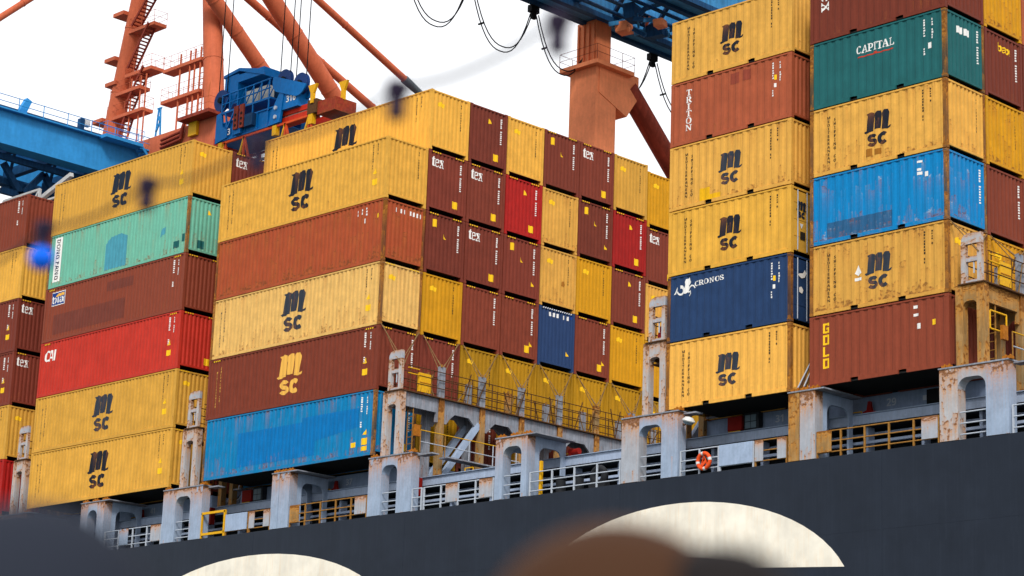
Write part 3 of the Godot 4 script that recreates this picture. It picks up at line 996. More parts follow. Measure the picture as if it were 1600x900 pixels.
func pedestal(x0: float, x1: float, ax0: float, ax1: float, main: Material, lintel: Material, side: Material, shelf: float, framed := true) -> void:
	var h := holder("pedestal", ship)
	var top := -0.34
	if ax1 > ax0:
		var m := MB.new()
		m.span(Vector3(x0, -2.84, -0.15), Vector3(ax0, top, 0.31))
		put("leg", m, main, h)
		m = MB.new()
		m.span(Vector3(ax1, -2.84, -0.15), Vector3(x1, top, 0.31))
		put("leg", m, side, h)
		m = MB.new()
		var q := PackedVector2Array([Vector2(ax0 + 0.004, top - 0.002), Vector2(ax1 - 0.004, top - 0.002)])
		var at := -0.72
		var r := minf(0.36, (ax1 - ax0) * 0.45)
		q.append(Vector2(ax1 - 0.004, at - r))
		for i in 7:
			var t := PI / 2 * i / 6.0
			q.append(Vector2(ax1 - 0.004 - r + r * cos(t), at - r + r * sin(t)))
		for i in 7:
			var t := PI / 2 * (1.0 + i / 6.0)
			q.append(Vector2(ax0 + 0.004 + r + r * cos(t), at - r + r * sin(t)))
		m.prism(q, Transform3D(Basis(), Vector3(0, 0, 0.305)), 0.44)
		put("lintel", m, lintel, h)
	else:
		var m := MB.new()
		var xm := x0 + (x1 - x0) * 0.42
		m.span(Vector3(x0, -2.84, -0.15), Vector3(xm - 0.012, top, 0.31))
		put("leg", m, main, h)
		m = MB.new()
		m.span(Vector3(xm + 0.012, -2.84, -0.15), Vector3(x1, top, 0.305))
		put("leg", m, side, h)
	# frame running inboard from the outer face
	for x in ([x0 + 0.02, x1 - 0.1] if framed else []):
		var m := MB.new()
		var b := Basis(Vector3(0, 0, 1), Vector3.UP, Vector3(-1, 0, 0))
		m.prism(arch(-1.95, -0.16, top - 0.004, -1.7, -0.42, -0.72), Transform3D(b, Vector3(x, 0, 0)), 0.08)
		put("inboard_frame", m, M.grey_clean, h)
	var m := MB.new()
	m.span(Vector3(x0 - 0.03, top, -1.95 if framed else -0.5), Vector3(x1 + 0.03 + (shelf if framed else 0.0), top + 0.05, 0.34))
	if not framed:
		m.span(Vector3(x1, top - 0.08, -0.42), Vector3(x1 + shelf + 0.5, top - 0.02, 0.0))
	put("top_plate", m, M.bridge, h)
	var n := 3 if x1 - x0 < 2.2 else 2
	for i in n:
		for s in [0, 1]:
			var x: float = lerpf(x0 + 0.16, x1 - 0.16, i / float(n - 1)) + s * 0.19
			m = MB.new()
			m.box(Vector3(x, top + 0.09, 0.2), Vector3(0.15, 0.1, 0.2))
			m.tube(Vector3(x, top + 0.13, 0.2), Vector3(x, top + 0.2, 0.2), 0.05, 0.035, 8)
			put("lock_foot", m, M.orange_lump, h)

func railing(x0: float, x1: float, m: Material, panels: Array, step := 1.15, ends := true) -> void:
	var h := holder("railing", ship)
	var z := 0.22
	for y in [-1.9, -2.28, -2.66]:
		var b := MB.new()
		b.tube(Vector3(x0, y, z), Vector3(x1, y, z), 0.026, -1, 6)
		put("rail", b, m, h)
	var n := maxi(1, roundi((x1 - x0) / step))
	for i in n + 1:
		if not ends and (i == 0 or i == n):
			continue
		var b := MB.new()
		var x := lerpf(x0 + 0.02, x1 - 0.02, i / float(n))
		b.span(Vector3(x - 0.03, -2.84, z - 0.03), Vector3(x + 0.03, -1.89, z + 0.03))
		put("railing_post", b, m, h)
	for p in panels:
		var b := MB.new()
		b.span(Vector3(p[0], -2.66, z + 0.03), Vector3(p[1], -1.88, z + 0.06))
		put("panel", b, p[2], h)

func deck_side() -> void:
	pedestal(-2.45, 0.6, -1.45, -0.3, M.grey, M.grey_rusty, M.grey, 0.25, false)
	pedestal(5.75, 7.0, 0, 0, M.grey, M.grey, M.grey, 0.5)
	pedestal(12.36, 15.1, 13.2, 14.2, M.grey, M.grey, M.grey, 0.4, false)
	pedestal(20.18, 22.0, 20.62, 21.68, M.grey, M.grey_rusty, M.grey, 0.5)
	pedestal(27.15, 30.03, 28.05, 29.2, M.grey_rusty, M.grey, M.grey, 0.1, false)
	pedestal(35.32, 36.52, 0, 0, M.ochre, M.grey, M.grey_rusty, 0.4)
	pedestal(41.86, 44.62, 42.6, 43.72, M.grey_post, M.grey_rusty, M.grey, 0.4, false)
	pedestal(-9.3, -7.3, -8.7, -7.9, M.grey, M.grey, M.grey, 0.4)
	pedestal(-17.2, -14.2, -16.2, -15.2, M.grey, M.grey, M.grey, 0.2)
	pedestal(50.0, 51.3, 0, 0, M.grey, M.grey, M.grey, 0.2)
	var rusty: Material = M.grey_rusty
	railing(-7.2, -2.55, M.rail_grey, [[-5.9, -5.2, M.grey], [-3.35, -2.6, rusty]])
	railing(-1.42, -0.33, M.rail_grey, [], 1.2, false)
	# heavy yellow gate frame
	var g := holder("gate", ship)
	for e in [[Vector3(0.6, -2.84, 0.24), Vector3(0.6, -1.66, 0.24)], [Vector3(2.34, -2.84, 0.24), Vector3(2.34, -1.66, 0.24)], [Vector3(0.55, -1.68, 0.24), Vector3(2.4, -1.68, 0.24)], [Vector3(0.55, -2.66, 0.24), Vector3(2.4, -2.66, 0.24)]]:
		var b := MB.new()
		b.bar(e[0], e[1], 0.11, 0.09, Vector3(0, 0, 1))
		put("gate_bar", b, M.yellow, g)
	railing(2.42, 4.1, M.rail_rust, [[2.44, 4.02, M.grey_clean]], 1.6)
	railing(4.15, 5.66, M.rail_rust, [[4.18, 4.56, rusty], [5.22, 5.64, rusty]], 1.5)
	railing(7.05, 12.26, M.rail_rust, [[7.08, 7.72, M.ochre], [11.5, 12.22, rusty]], 1.04)
	railing(13.24, 14.16, M.rail_grey, [], 1.2, false)
	railing(15.12, 15.74, M.rail_grey, [], 0.6)
	railing(15.85, 20.05, M.rail_grey, [[17.24, 17.95, M.grey_rusty], [19.25, 20.0, M.grey_rusty]], 1.05)
	railing(20.66, 21.64, M.rail_grey, [], 1.2, false)
	railing(22.12, 27.05, M.rail_grey, [], 1.1)
	railing(28.1, 29.16, M.rail_grey, [], 1.2, false)
	railing(30.1, 32.0, M.rail_grey, [], 0.95)
	railing(32.03, 33.66, M.rail_grey, [[32.04, 33.62, M.grey_clean]], 1.6)
	railing(33.72, 35.2, M.rail_rust, [[33.74, 34.12, rusty], [34.78, 35.18, rusty]], 1.45)
	railing(36.55, 41.78, M.rail_rust, [[36.58, 37.22, M.ochre], [41.08, 41.74, rusty]], 1.05)
	railing(42.64, 43.7, M.rail_grey, [], 1.2, false)
	railing(44.7, 49.9, M.rail_grey, [])
	var m := MB.new()
	m.bar(Vector3(22.62, -2.84, 0.1), Vector3(22.62, -1.45, 0.1), 0.11, 0.11)
	put("yellow_post", m, M.yellow, ship)
	for x in [23.2, 24.2]:
		m = MB.new()
		m.lathe([Vector2(0.2, -2.84), Vector2(0.2, -2.2), Vector2(0.24, -2.18), Vector2(0.24, -2.08), Vector2(0.0, -2.06)], Vector3(x, 0, -0.45), 14)
		put("bollard", m, M.black_iron, ship)
	m = MB.new()
	m.torus(Vector3(25.62, -2.34, -0.1), 0.3, 0.15, Basis(), 0.0, TAU, 28, 10)
	m.span(Vector3(25.2, -2.84, -0.25), Vector3(26.05, -2.58, 0.05))
	put("mooring_chock", m, M.black_iron, ship)
	# spare bars leaning in the gap between the short stacks
	for i in 9:
		m = MB.new()
		m.tube(Vector3(35.3 + i * 0.07, -0.25, -0.1 - 0.05 * (i % 4)), Vector3(35.75 + i * 0.03, 1.0 + 0.25 * (i % 3), -0.5 - 0.06 * i), 0.03, -1, 5)
		put("spare_bar", m, M.rail_grey if i % 4 == 0 else M.rail_brown, ship)
	# pipes and cable trays along the side passage
	for e in [[-1.5, -2.75, 0.06], [-2.15, -3.1, 0.09], [-1.75, -2.9, 0.04]]:
		m = MB.new()
		m.tube(Vector3(-40, e[0], e[1]), Vector3(70, e[0], e[1]), e[2], -1, 6)
		put("pipe", m, M.coaming, ship)
	for x in [-0.9, 13.75, 28.7, 43.2]:
		m = MB.new()
		m.tube(Vector3(x, -2.8, -1.2), Vector3(x, -0.4, -1.2), 0.05, -1, 6)
		put("stand_pipe", m, M.yellow if x > 20 else M.rail_rust, ship)
		m = MB.new()
		m.span(Vector3(x - 0.75, -1.75, -1.85), Vector3(x - 0.3, -0.95, -1.6))
		put("hydrant_box", m, M.red, ship)
	# lamps hung from the pedestal corners
	for e in [[Vector3(-0.1, -0.68, 0.1), 0.0], [Vector3(30.5, -0.76, 0.25), -0.3]]:
		var h := holder("floodlight", ship, e[0])
		h.rotation.z = e[1]
		m = MB.new()
		m.lathe([Vector2(0.0, 0.16), Vector2(0.14, 0.13), Vector2(0.24, 0.0), Vector2(0.22, -0.04)], Vector3.ZERO, 14, Basis.from_scale(Vector3(1.25, 1, 0.8)))
		put("lamp_hood", m, M.white, h)
		m = MB.new()
		m.lathe([Vector2(0.21, -0.04), Vector2(0.15, -0.14), Vector2(0.0, -0.16)], Vector3.ZERO, 14, Basis.from_scale(Vector3(1.25, 1, 0.8)))
		put("lamp_body", m, M.glass, h)
		m = MB.new()
		m.path([Vector3(0, 0, -0.1), Vector3(-0.35, -0.2, -0.2), Vector3(-0.62, -0.1, -0.25), Vector3(-0.6, 0.4, -0.25)], 0.03)
		put("lamp_arm", m, M.rail_brown, h)
	m = MB.new()
	m.span(Vector3(0.05, -0.3, -0.3), Vector3(0.5, -0.2, 0.1))
	put("orange_plate", m, M.orange_lump, ship)

func lashing_bridge(x: float, columns: int, rust: bool, old := false) -> void:
	var h := holder("lashing_bridge", ship, Vector3(x, 0, 0))
	var planes := [0.0, 0.86]
	var m: MB
	# outer tower: two posts, cross piece, window plate
	for px in planes:
		m = MB.new()
		m.span(Vector3(px - 0.15, -0.29, -0.3), Vector3(px + 0.15, 2.62, 0.0))
		put("tower_post", m, M.ochre if old else M.grey_post, h)
	m = MB.new()
	var q := PackedVector2Array([Vector2(0.151, 2.61), Vector2(0.151, 1.85)])
	for i in 6:
		var t := i / 5.0 * PI / 2
		q.append(Vector2(0.151 + 0.2 * (1 - cos(t)), 1.85 + 0.18 * sin(t)))
	for i in 6:
		var t := (1 - i / 5.0) * PI / 2
		q.append(Vector2(0.709 - 0.2 * (1 - cos(t)), 1.85 + 0.18 * sin(t)))
	q.append(Vector2(0.709, 1.85)); q.append(Vector2(0.709, 2.61))
	m.prism(q, Transform3D(Basis(), Vector3(0, 0, -0.02)), 0.25)
	put("cross_piece", m, M.ochre if old else M.grey_post, h)
	for e in [[0.06, 0.26], [0.72, 0.90]]:
		m = MB.new()
		m.span(Vector3(e[0], 2.66, -0.2), Vector3(e[1], 4.05, -0.05))
		put("window_plate_side", m, M.grey_post, h)
	for e in [[2.66, 2.78], [3.42, 3.6]]:
		m = MB.new()
		m.span(Vector3(0.26, e[0], -0.19), Vector3(0.72, e[1], -0.06))
		put("window_plate_bar", m, M.grey_rusty, h)
	m = MB.new()
	m.prism(PackedVector2Array([Vector2(0.06, 4.05), Vector2(0.90, 4.05), Vector2(0.90, 4.42), Vector2(0.36, 4.44), Vector2(0.18, 4.38), Vector2(0.08, 4.24)]), Transform3D(Basis(), Vector3(0, 0, -0.05)), 0.15)
	put("window_plate_cap", m, M.grey_post if old else M.grey_rusty, h)
	m = MB.new()
	m.tube(Vector3(0.55, 3.0, -0.12), Vector3(0.55, 3.4, -0.12), 0.03)
	put("window_plate_bar", m, M.rail_grey, h)
	var zend := -ROW * columns
	# longitudinal girders with haunched undersides
	for px in planes:
		m = MB.new()
		var g := PackedVector2Array([Vector2(zend, 2.6), Vector2(-0.3, 2.6), Vector2(-0.3, 1.98), Vector2(-2.2, 1.98)])
		for c in columns - 1:
			var z0 := -2.46 - ROW * c
			var low := 1.55
			var hi := 2.05
			g.append(Vector2(z0 + 0.3, low)); g.append(Vector2(z0 - 0.35, low))
			g.append(Vector2(z0 - 0.55, low + 0.25)); g.append(Vector2(z0 - 0.85, hi)); g.append(Vector2(z0 - 1.7, hi)); g.append(Vector2(z0 - 2.0, low + 0.25))
		g.append(Vector2(zend, 1.55))
		m.prism(g, Transform3D(Basis(Vector3(0, 0, 1), Vector3.UP, Vector3(-1, 0, 0)), Vector3(px - 0.05, 0, 0)), 0.1)
		put("girder", m, M.bridge if not rust else M.ochre, h)
	m = MB.new()
	m.span(Vector3(-0.02, 2.605, zend), Vector3(1.06, 2.65, 0.05))
	put("walkway", m, M.rail_brown, h)
	for c in columns:
		var z := -2.46 - ROW * c
		for i in 2:
			var px: float = planes[i]
			m = MB.new()
			m.span(Vector3(px - 0.13, -0.9, z - 0.15), Vector3(px + 0.13, 2.6, z + 0.15))
			put("bridge_post", m, M.post if rust or i == 1 else M.bridge, h)
			m = MB.new()
			var top := 4.0 + 0.12 * rng.randf() - (0.25 if i == 0 else 0.0)
			m.span(Vector3(px - 0.07, 2.655, z - 0.17), Vector3(px + 0.07, top, z + 0.17))
			put("stanchion", m, M.bridge if (c * 2 + i) % 5 != 4 else M.post, h)
			m = MB.new()
			for k in 3:
				m.box(Vector3(px + (k - 1) * 0.1, top + 0.03, z + (k - 1) * 0.09), Vector3(0.07, 0.12, 0.06))
			put("hook_plate", m, M.rail_rust, h)
	# hand rails either side of the walkway
	for px in [0.04, 1.0]:
		for y in [3.05, 3.42, 3.78]:
			m = MB.new()
			m.tube(Vector3(px, y, zend), Vector3(px, y, -0.3), 0.022, -1, 5)
			put("hand_rail", m, M.rail_brown, h)
		for c in columns * 2:
			m = MB.new()
			var z := -0.5 - 1.2425 * c
			m.tube(Vector3(px, 2.65, z), Vector3(px, 3.8, z), 0.024, -1, 5)
			put("hand_rail_post", m, M.rail_brown, h)
	# loose lashing gear stowed against the rails
	for c in columns:
		for k in 4:
			m = MB.new()
			var z := -0.9 - ROW * c - rng.randf() * 1.4
			m.tube(Vector3(0.98, 2.66, z), Vector3(0.9 + rng.randf() * 0.1, 3.5 + rng.randf() * 0.55, z - rng.randf_range(-0.5, 0.7)), 0.028, -1, 5)
			put("stowed_bar", m, M.rail_brown if k % 3 else M.rod, h)
	# yellow locker and rail at the outer end
	m = MB.new()
	m.span(Vector3(0.9, 2.72, -1.78), Vector3(1.0, 3.56, -1.02))
	put("yellow_door", m, M.yellow, h)
	m = MB.new()
	m.span(Vector3(1.0, 3.12, -1.74), Vector3(1.02, 3.15, -1.06))
	put("yellow_door_rib", m, M.orange_lump, h)
	for y in [3.42, 3.66]:
		m = MB.new()
		m.tube(Vector3(1.02, y, -0.35), Vector3(1.02, y, -1.0), 0.028)
		put("yellow_rail", m, M.yellow, h)
	# braces between the second pair of posts
	for px in planes:
		m = MB.new()
		m.bar(Vector3(px, -0.85, -2.66), Vector3(px, 1.85, -4.8), 0.2, 0.26)
		put("brace", m, M.grey_clean, h)
	# low gangway along the bridge foot
	m = MB.new()
	m.span(Vector3(1.2, -0.12, zend), Vector3(1.75, -0.06, -2.2))
	put("gangway", m, M.bridge, h)
	for y in [0.35, 0.85]:
		m = MB.new()
		m.tube(Vector3(1.72, y, -6.6), Vector3(1.72, y, -0.6), 0.025, -1, 5)
		put("gangway_rail", m, M.yellow if y > 0.5 else M.rail_grey, h)
	for k in 5:
		m = MB.new()
		m.tube(Vector3(1.72, -0.1, -0.6 - 1.45 * k), Vector3(1.72, 0.86, -0.6 - 1.45 * k), 0.025, -1, 5)
		put("gangway_rail_post", m, M.rail_rust if k < 2 else M.rail_grey, h)
	m = MB.new()
	m.box(Vector3(1.3, 0.9, -0.75), Vector3(0.12, 0.5, 0.3))
	put("orange_lamp", m, M.orange_lump, h)
	if old:
		m = MB.new()
		var ring := []
		for i in 17:
			var t := TAU * i / 16.0
			ring.append(Vector3(1.0, 1.35 + 0.32 * clampf(1.5 * sin(t), -1, 1), -0.85 - 0.5 * clampf(1.5 * cos(t), -1, 1)))
		m.path(ring, 0.035, 6)
		put("oval_handrail", m, M.yellow, h)
	# access ladder
	for px in [0.5, 0.85]:
		m = MB.new()
		m.tube(Vector3(px, -2.8, -0.9), Vector3(px, 2.6, -0.9), 0.03, -1, 5)
		put("ladder_stile", m, M.rail_rust, h)
	for k in 17:
		m = MB.new()
		m.tube(Vector3(0.5, -2.6 + k * 0.3, -0.9), Vector3(0.85, -2.6 + k * 0.3, -0.9), 0.018, -1, 5)
		put("ladder_rung", m, M.rail_rust, h)

func rods(x_end: float, x_bridge: float, y: float, columns: int, where: String) -> void:
	for c in columns:
		var za := -0.12 if c == 0 else -0.02 - ROW * c
		for e in [["left", -ROW * c - 0.09], ["right", -ROW * c - W + 0.09]]:
			for k in 2:
				var m := MB.new()
				var a := Vector3(x_end + 0.03, y - k * 0.05, float(e[1]) + (0.1 if k else 0.0) * (-1.0 if e[0] == "left" else 1.0))
				var b := Vector3(x_bridge, 4.0 - k * 0.28, za + (0.07 if k else 0.0) * (-1.0 if e[0] == "right" else 1.0))
				m.tube(a, b, 0.019, -1, 5)
				m.tube(b, b + (a - b).normalized() * 0.55, 0.034, -1, 6)
				tag(put("lashing_rod", m, M.rod), "%s lashing rod from %s top corner of %s container end %s" % ["upper" if k == 0 else "lower", e[0], ORD[c], where], "lashing rod", "lashing rods between bridge and containers")

func ship_build() -> void:
	M.hull = mat(rgb(40, 47, 59), 0.5, "hullstreak", "dirt_b", 0.05)
	M.hull_white = mat(rgb(255, 247, 230), 0.55, "letterstain", "dirt_b", 0.06)
	M.black_iron = flat(rgb(40, 42, 46), 0.6)
	ship = thing("container_ship", "dark grey container ship hull with white letters, grey pedestals and railings", "ship")
	var m0 := MB.new()
	hull()
	coaming()
	deck_side()
	lashing_bridge(12.85, 8, false)
	lashing_bridge(28.05, 3, true)
	lashing_bridge(-1.55, 3, true)
	lashing_bridge(-16.2, 2, true)
	lashing_bridge(42.5, 4, true, true)
	m0.span(Vector3(28.15, 1.78, -0.95), Vector3(28.95, 1.84, -0.25))
	put("work_platform", m0, M.rail_brown, ship)
	rods(12.192, 13.7, 5.80, 8, "in long wall")
	rods(42.09, 43.3, 5.06, 3, "at right edge")
	# lifebuoy
	var o := thing("lifebuoy", "orange lifebuoy with white bands hung on the grey railing", "lifebuoy", Vector3(31.36, -2.4, 0.34))
	for i in 4:
		var m := MB.new()
		var t := 0.35 + i * PI / 2
		m.torus(Vector3.ZERO, 0.29, 0.075, Basis(), t, t + PI / 2 - 0.32, 12, 10)
		put("ring_section", m, M.buoy, o)
		m = MB.new()
		m.torus(Vector3.ZERO, 0.29, 0.078, Basis(), t + PI / 2 - 0.32, t + PI / 2, 4, 10)
		put("white_band", m, M.white, o)
	var m := MB.new()
	m.box(Vector3(0, -0.08, -0.02), Vector3(0.26, 0.1, 0.06), Basis(Vector3(0, 0, 1), 0.7))
	m.bar(Vector3(0, 0.24, -0.02), Vector3(-0.15, -0.2, -0.02), 0.05, 0.03)
	m.bar(Vector3(0, 0.24, -0.02), Vector3(0.16, -0.2, -0.02), 0.05, 0.03)
	put("rope_bag", m, M.buoy, o)

# ---------------------------------------------------------------- cranes
func stair(parent: Node, a: Vector3, b: Vector3, w: Vector3, n: int, mt: Material) -> void:
	var h := holder("stair", parent)
	for s in [0.0, 1.0]:
		var m := MB.new()
		m.bar(a + w * s, b + w * s, 0.1, 0.22)
		put("stringer", m, mt, h)
	for i in n:
		var m := MB.new()
		var p := a.lerp(b, (i + 0.5) / n) + w * 0.5
		m.bar(p - w * 0.48, p + w * 0.48, 0.24, 0.06)
		put("stair_tread", m, mt, h)

func deck_with_rail(parent: Node, lo: Vector3, hi: Vector3, mt: Material, rail: Material, step := 1.3) -> void:
	var h := holder("platform", parent)
	var m := MB.new()
	m.span(Vector3(lo.x, lo.y - 0.3, lo.z), Vector3(hi.x, lo.y, hi.z))
	put("platform_deck", m, mt, h)
	var c := [Vector3(lo.x, lo.y, lo.z), Vector3(hi.x, lo.y, lo.z), Vector3(hi.x, lo.y, hi.z), Vector3(lo.x, lo.y, hi.z)]
	for y in [0.55, 1.1]:
		m = MB.new()
		for i in 4:
			m.tube(c[i] + Vector3.UP * y, c[(i + 1) % 4] + Vector3.UP * y, 0.018, -1, 5)
		put("guard_rail", m, rail, h)
	for i in 4:
		var a: Vector3 = c[i]
		var b: Vector3 = c[(i + 1) % 4]
		var n := maxi(1, int(a.distance_to(b) / step))
		for k in n:
			m = MB.new()
			var p := a.lerp(b, k / float(n))
			m.tube(p, p + Vector3.UP * 1.1, 0.02, -1, 5)
			put("guard_post", m, rail, h)

func far_crane() -> void:
	var o := thing("container_crane", "far container crane on the left with blue boom and orange tube legs", "crane")
	var m := MB.new()
	for e in [["leg_tube", Vector3(-79.8, 40, -46), Vector3(-72.0, 86, -47), 0.98, 0.42], ["leg_tube", Vector3(-63.0, 40, -46), Vector3(-70.6, 86, -47), 0.92, 0.66],
			["strut_tube", Vector3(-63.5, 58.0, -41.0), Vector3(-63.5, 41.5, -60.5), 0.66, 0.66], ["strut_tube", Vector3(-63.5, 72, -34.2), Vector3(-63.5, 42.0, -67.2), 0.8, 0.8],
			["forestay_tube", Vector3(-82, 42.6, -22.6), Vector3(-82, 66.2, -47.7), 0.3, 0.3],
			["stay_tube", Vector3(-68, 69, -25), Vector3(-68, 49.0, -74.1), 0.38, 0.38], ["stay_tube", Vector3(-66, 78, -13.6), Vector3(-66, 54.6, -69.6), 0.34, 0.34]]:
		m = MB.new()
		m.tube(e[1], e[2], e[3], e[4], 18)
		put(e[0], m, M.orange_paint, o)
		for k in 7:
			m = MB.new()
			var d: Vector3 = (e[2] - e[1]).normalized()
			var c: Vector3 = e[1].lerp(e[2], 0.08 + k * 0.13)
			var rr: float = lerpf(e[3], e[4], 0.08 + k * 0.13)
			m.tube(c - d * 0.06, c + d * 0.06, rr + 0.035, rr + 0.035, 18)
			put("flange", m, M.orange_paint, o)
	for e in [[Vector3(-66, 54.7, -69.3), Vector3(-66, 53.6, -72)], [Vector3(-68, 49.2, -73.6), Vector3(-68, 48.2, -76)]]:
		m = MB.new()
		m.tube(e[0], e[1], 0.42, 0.3, 12)
		put("stay_joint", m, M.steel_grey, o)
	m = MB.new()
	m.span(Vector3(-80.5, 40.6, -47.2), Vector3(-61.0, 43.6, -44.8))
	put("portal_beam", m, M.orange_paint, o)
	for x in [-80, -62.6]:
		m = MB.new()
		m.span(Vector3(x - 1.1, -18, -47.1), Vector3(x + 1.1, 40.7, -44.9))
		put("portal_leg", m, M.orange_paint, o)
		m = MB.new()
		m.span(Vector3(x - 1.1, -18, -77.1), Vector3(x + 1.1, 40.7, -74.9))
		put("portal_leg", m, M.orange_paint, o)
		m = MB.new()
		m.span(Vector3(x - 1.0, 38.4, -74.9), Vector3(x + 1.0, 40.6, -47.1))
		put("portal_beam", m, M.orange_paint, o)
	# pipe rack on the beam and yellow end
	for k in 3:
		m = MB.new()
		m.path([Vector3(-69.0, 42.2 + k * 0.35, -44.55), Vector3(-66.2, 42.4 + k * 0.35, -44.55), Vector3(-65.8, 43.9, -44.55)], 0.13, 8)
		put("pipe", m, M.dark_orange, o)
	m = MB.new()
	m.span(Vector3(-65.1, 42.4, -44.79), Vector3(-64.0, 43.62, -44.5))
	put("yellow_box", m, M.yellow, o)
	# boom girders over the ship
	for x in [-73.2, -82.2]:
		m = MB.new()
		m.span(Vector3(x, 39.6, -46.5), Vector3(x + 1.7, 42.4, 16))
		put("boom_girder", m, M.crane_blue, o)
		m = MB.new()
		m.span(Vector3(x - 0.35, 42.405, -46.5), Vector3(x + 2.2, 42.52, 16))
		put("girder_walkway", m, M.crane_blue, o)
		for y in [43.05, 43.6]:
			m = MB.new()
			m.tube(Vector3(x + 2.15, y, -46.5), Vector3(x + 2.15, y, 10), 0.035, -1, 5)
			put("guard_rail", m, M.crane_blue, o)
		m = MB.new()
		m.tube(Vector3(x + 1.1, 42.9, -46.5), Vector3(x + 1.1, 42.9, 10), 0.16, -1, 6)
		put("cable_duct", m, M.dark_blue, o)
		for k in 22:
			m = MB.new()
			m.tube(Vector3(x + 2.15, 42.5, -46 + k * 2.4), Vector3(x + 2.15, 43.65, -46 + k * 2.4), 0.04, -1, 5)
			put("guard_post", m, M.crane_blue, o)
	for k in 12:
		m = MB.new()
		var z := -45.0 + k * 4.0
		m.span(Vector3(-80.5, 39.7, z), Vector3(-73.2, 40.5, z + 0.6))
		put("cross_beam", m, M.dark_blue, o)
		m = MB.new()
		m.bar(Vector3(-80.5, 39.9, z), Vector3(-73.3, 39.9, z + 4.0), 0.25, 0.25)
		put("lattice_bar", m, M.dark_blue, o)
	# hanging gear under the boom: trolley frame with glazed cabin
	var t := holder("trolley", o)
	for e in [[Vector3(-80, 39.3, -40), Vector3(-73, 39.3, -40)], [Vector3(-80, 39.3, -31), Vector3(-73, 39.3, -31)], [Vector3(-79.5, 39.3, -42), Vector3(-79.5, 39.3, -29)], [Vector3(-73.5, 39.2, -42), Vector3(-73.5, 39.2, -29)],
			[Vector3(-75, 36.8, -41), Vector3(-75, 36.8, -33)], [Vector3(-75, 39.2, -41), Vector3(-75, 36.8, -39)], [Vector3(-75, 36.8, -39), Vector3(-75, 39.2, -37)], [Vector3(-75, 39.2, -37), Vector3(-75, 36.8, -35)], [Vector3(-75, 36.8, -35), Vector3(-75, 39.2, -33)],
			[Vector3(-77, 38.1, -43), Vector3(-77, 38.1, -28)], [Vector3(-75.6, 37.6, -43), Vector3(-75.6, 37.9, -30)]]:
		m = MB.new()
		m.bar(e[0], e[1], 0.4, 0.5)
		put("trolley_bar", m, M.dark_blue, t)
	for k in 9:
		m = MB.new()
		m.box(Vector3(-76 - (k % 3) * 1.2, 37.6 + (k % 2) * 0.8, -42 + k * 1.25), Vector3(1.0, 0.9, 0.8))
		put("machinery_box", m, M.dark_blue, t)
	var cab := holder("operator_cabin", o, Vector3(-75.5, 33.4, -40.5))
	m = MB.new()
	m.span(Vector3(-1.3, 2.6, -1.9), Vector3(1.3, 3.0, 2.4)); m.span(Vector3(-1.3, -0.2, -1.9), Vector3(1.3, 0.2, 2.4)); m.span(Vector3(-1.3, 0.2, -1.9), Vector3(1.3, 2.6, -1.5))
	put("cabin_shell", m, M.dark_blue, cab)
	for e in [[Vector3(1.26, 0.2, -1.5), Vector3(1.3, 2.6, 0.35)], [Vector3(1.26, 0.2, 0.5), Vector3(1.3, 2.6, 2.3)], [Vector3(-1.2, 0.2, 2.3), Vector3(1.2, 2.6, 2.34)]]:
		m = MB.new()
		m.span(e[0], e[1])
		put("pane", m, M.cab_glass, cab)
	for z in [0.42, 2.35]:
		m = MB.new()
		m.span(Vector3(1.2, 0.2, z - 0.06), Vector3(1.34, 2.6, z + 0.06))
		put("cabin_mullion", m, M.dark_blue, cab)
	m = MB.new()
	m.span(Vector3(-0.3, 3.0, -0.4), Vector3(0.3, 6.2, 0.2))
	put("cabin_hanger", m, M.dark_blue, cab)
	# upright blue horn and lamp on the girder
	m = MB.new()
	m.prism(PackedVector2Array([Vector2(-0.5, 0), Vector2(0.35, 0), Vector2(0.35, 1.3), Vector2(0.75, 2.3), Vector2(0.25, 2.5), Vector2(-0.3, 1.4)]), Transform3D(Basis(Vector3(0, 0, -1), Vector3.UP, Vector3(1, 0, 0)), Vector3(-71.6, 41.6, -32.4)), 0.5)
	put("boom_horn", m, M.crane_blue, o)
	m = MB.new()
	m.span(Vector3(-71.9, 42.5, -38.3), Vector3(-71.4, 43.7, -37.9))
	put("lamp_post", m, M.dark_blue, o)
	m = MB.new()
	m.span(Vector3(-71.7, 43.1, -38.8), Vector3(-71.3, 43.7, -38.35))
	put("lamp_hood", m, M.white, o)
	# stair tower climbing the left leg
	for p in [[Vector3(-76.8, 55.2, -47.0), Vector3(-73.0, 0, -45.6)], [Vector3(-76.9, 51.0, -47.0), Vector3(-72.9, 0, -45.6)],
			[Vector3(-78.6, 49.4, -46.6), Vector3(-74.2, 0, -45.4)], [Vector3(-78.9, 47.2, -46.6), Vector3(-73.5, 0, -45.4)]]:
		deck_with_rail(o, p[0], Vector3(p[1].x, p[0].y, p[1].z), M.orange_paint, M.orange_paint)
	for e in [[-78.9, 57.2], [-79.7, 53.0], [-80.9, 47.4], [-79.3, 50.6]]:
		m = MB.new()
		m.span(Vector3(e[0], e[1] - 0.35, -46.6), Vector3(e[0] + 1.6, e[1], -45.2))
		put("bracket", m, M.orange_paint, o)
	stair(o, Vector3(-76.3, 55.5, -46.4), Vector3(-73.3, 58.6, -46.4), Vector3(0, 0, 0.9), 12, M.dark_orange)
	stair(o, Vector3(-76.4, 51.5, -46.4), Vector3(-73.7, 55.2, -46.4), Vector3(0, 0, 0.9), 14, M.dark_orange)
	stair(o, Vector3(-76.4, 47.7, -46.4), Vector3(-74.0, 51.2, -46.4), Vector3(0, 0, 0.9), 13, M.dark_orange)
	stair(o, Vector3(-77.6, 43.6, -46.4), Vector3(-76.0, 47.4, -46.4), Vector3(0, 0, 0.9), 12, M.dark_orange)
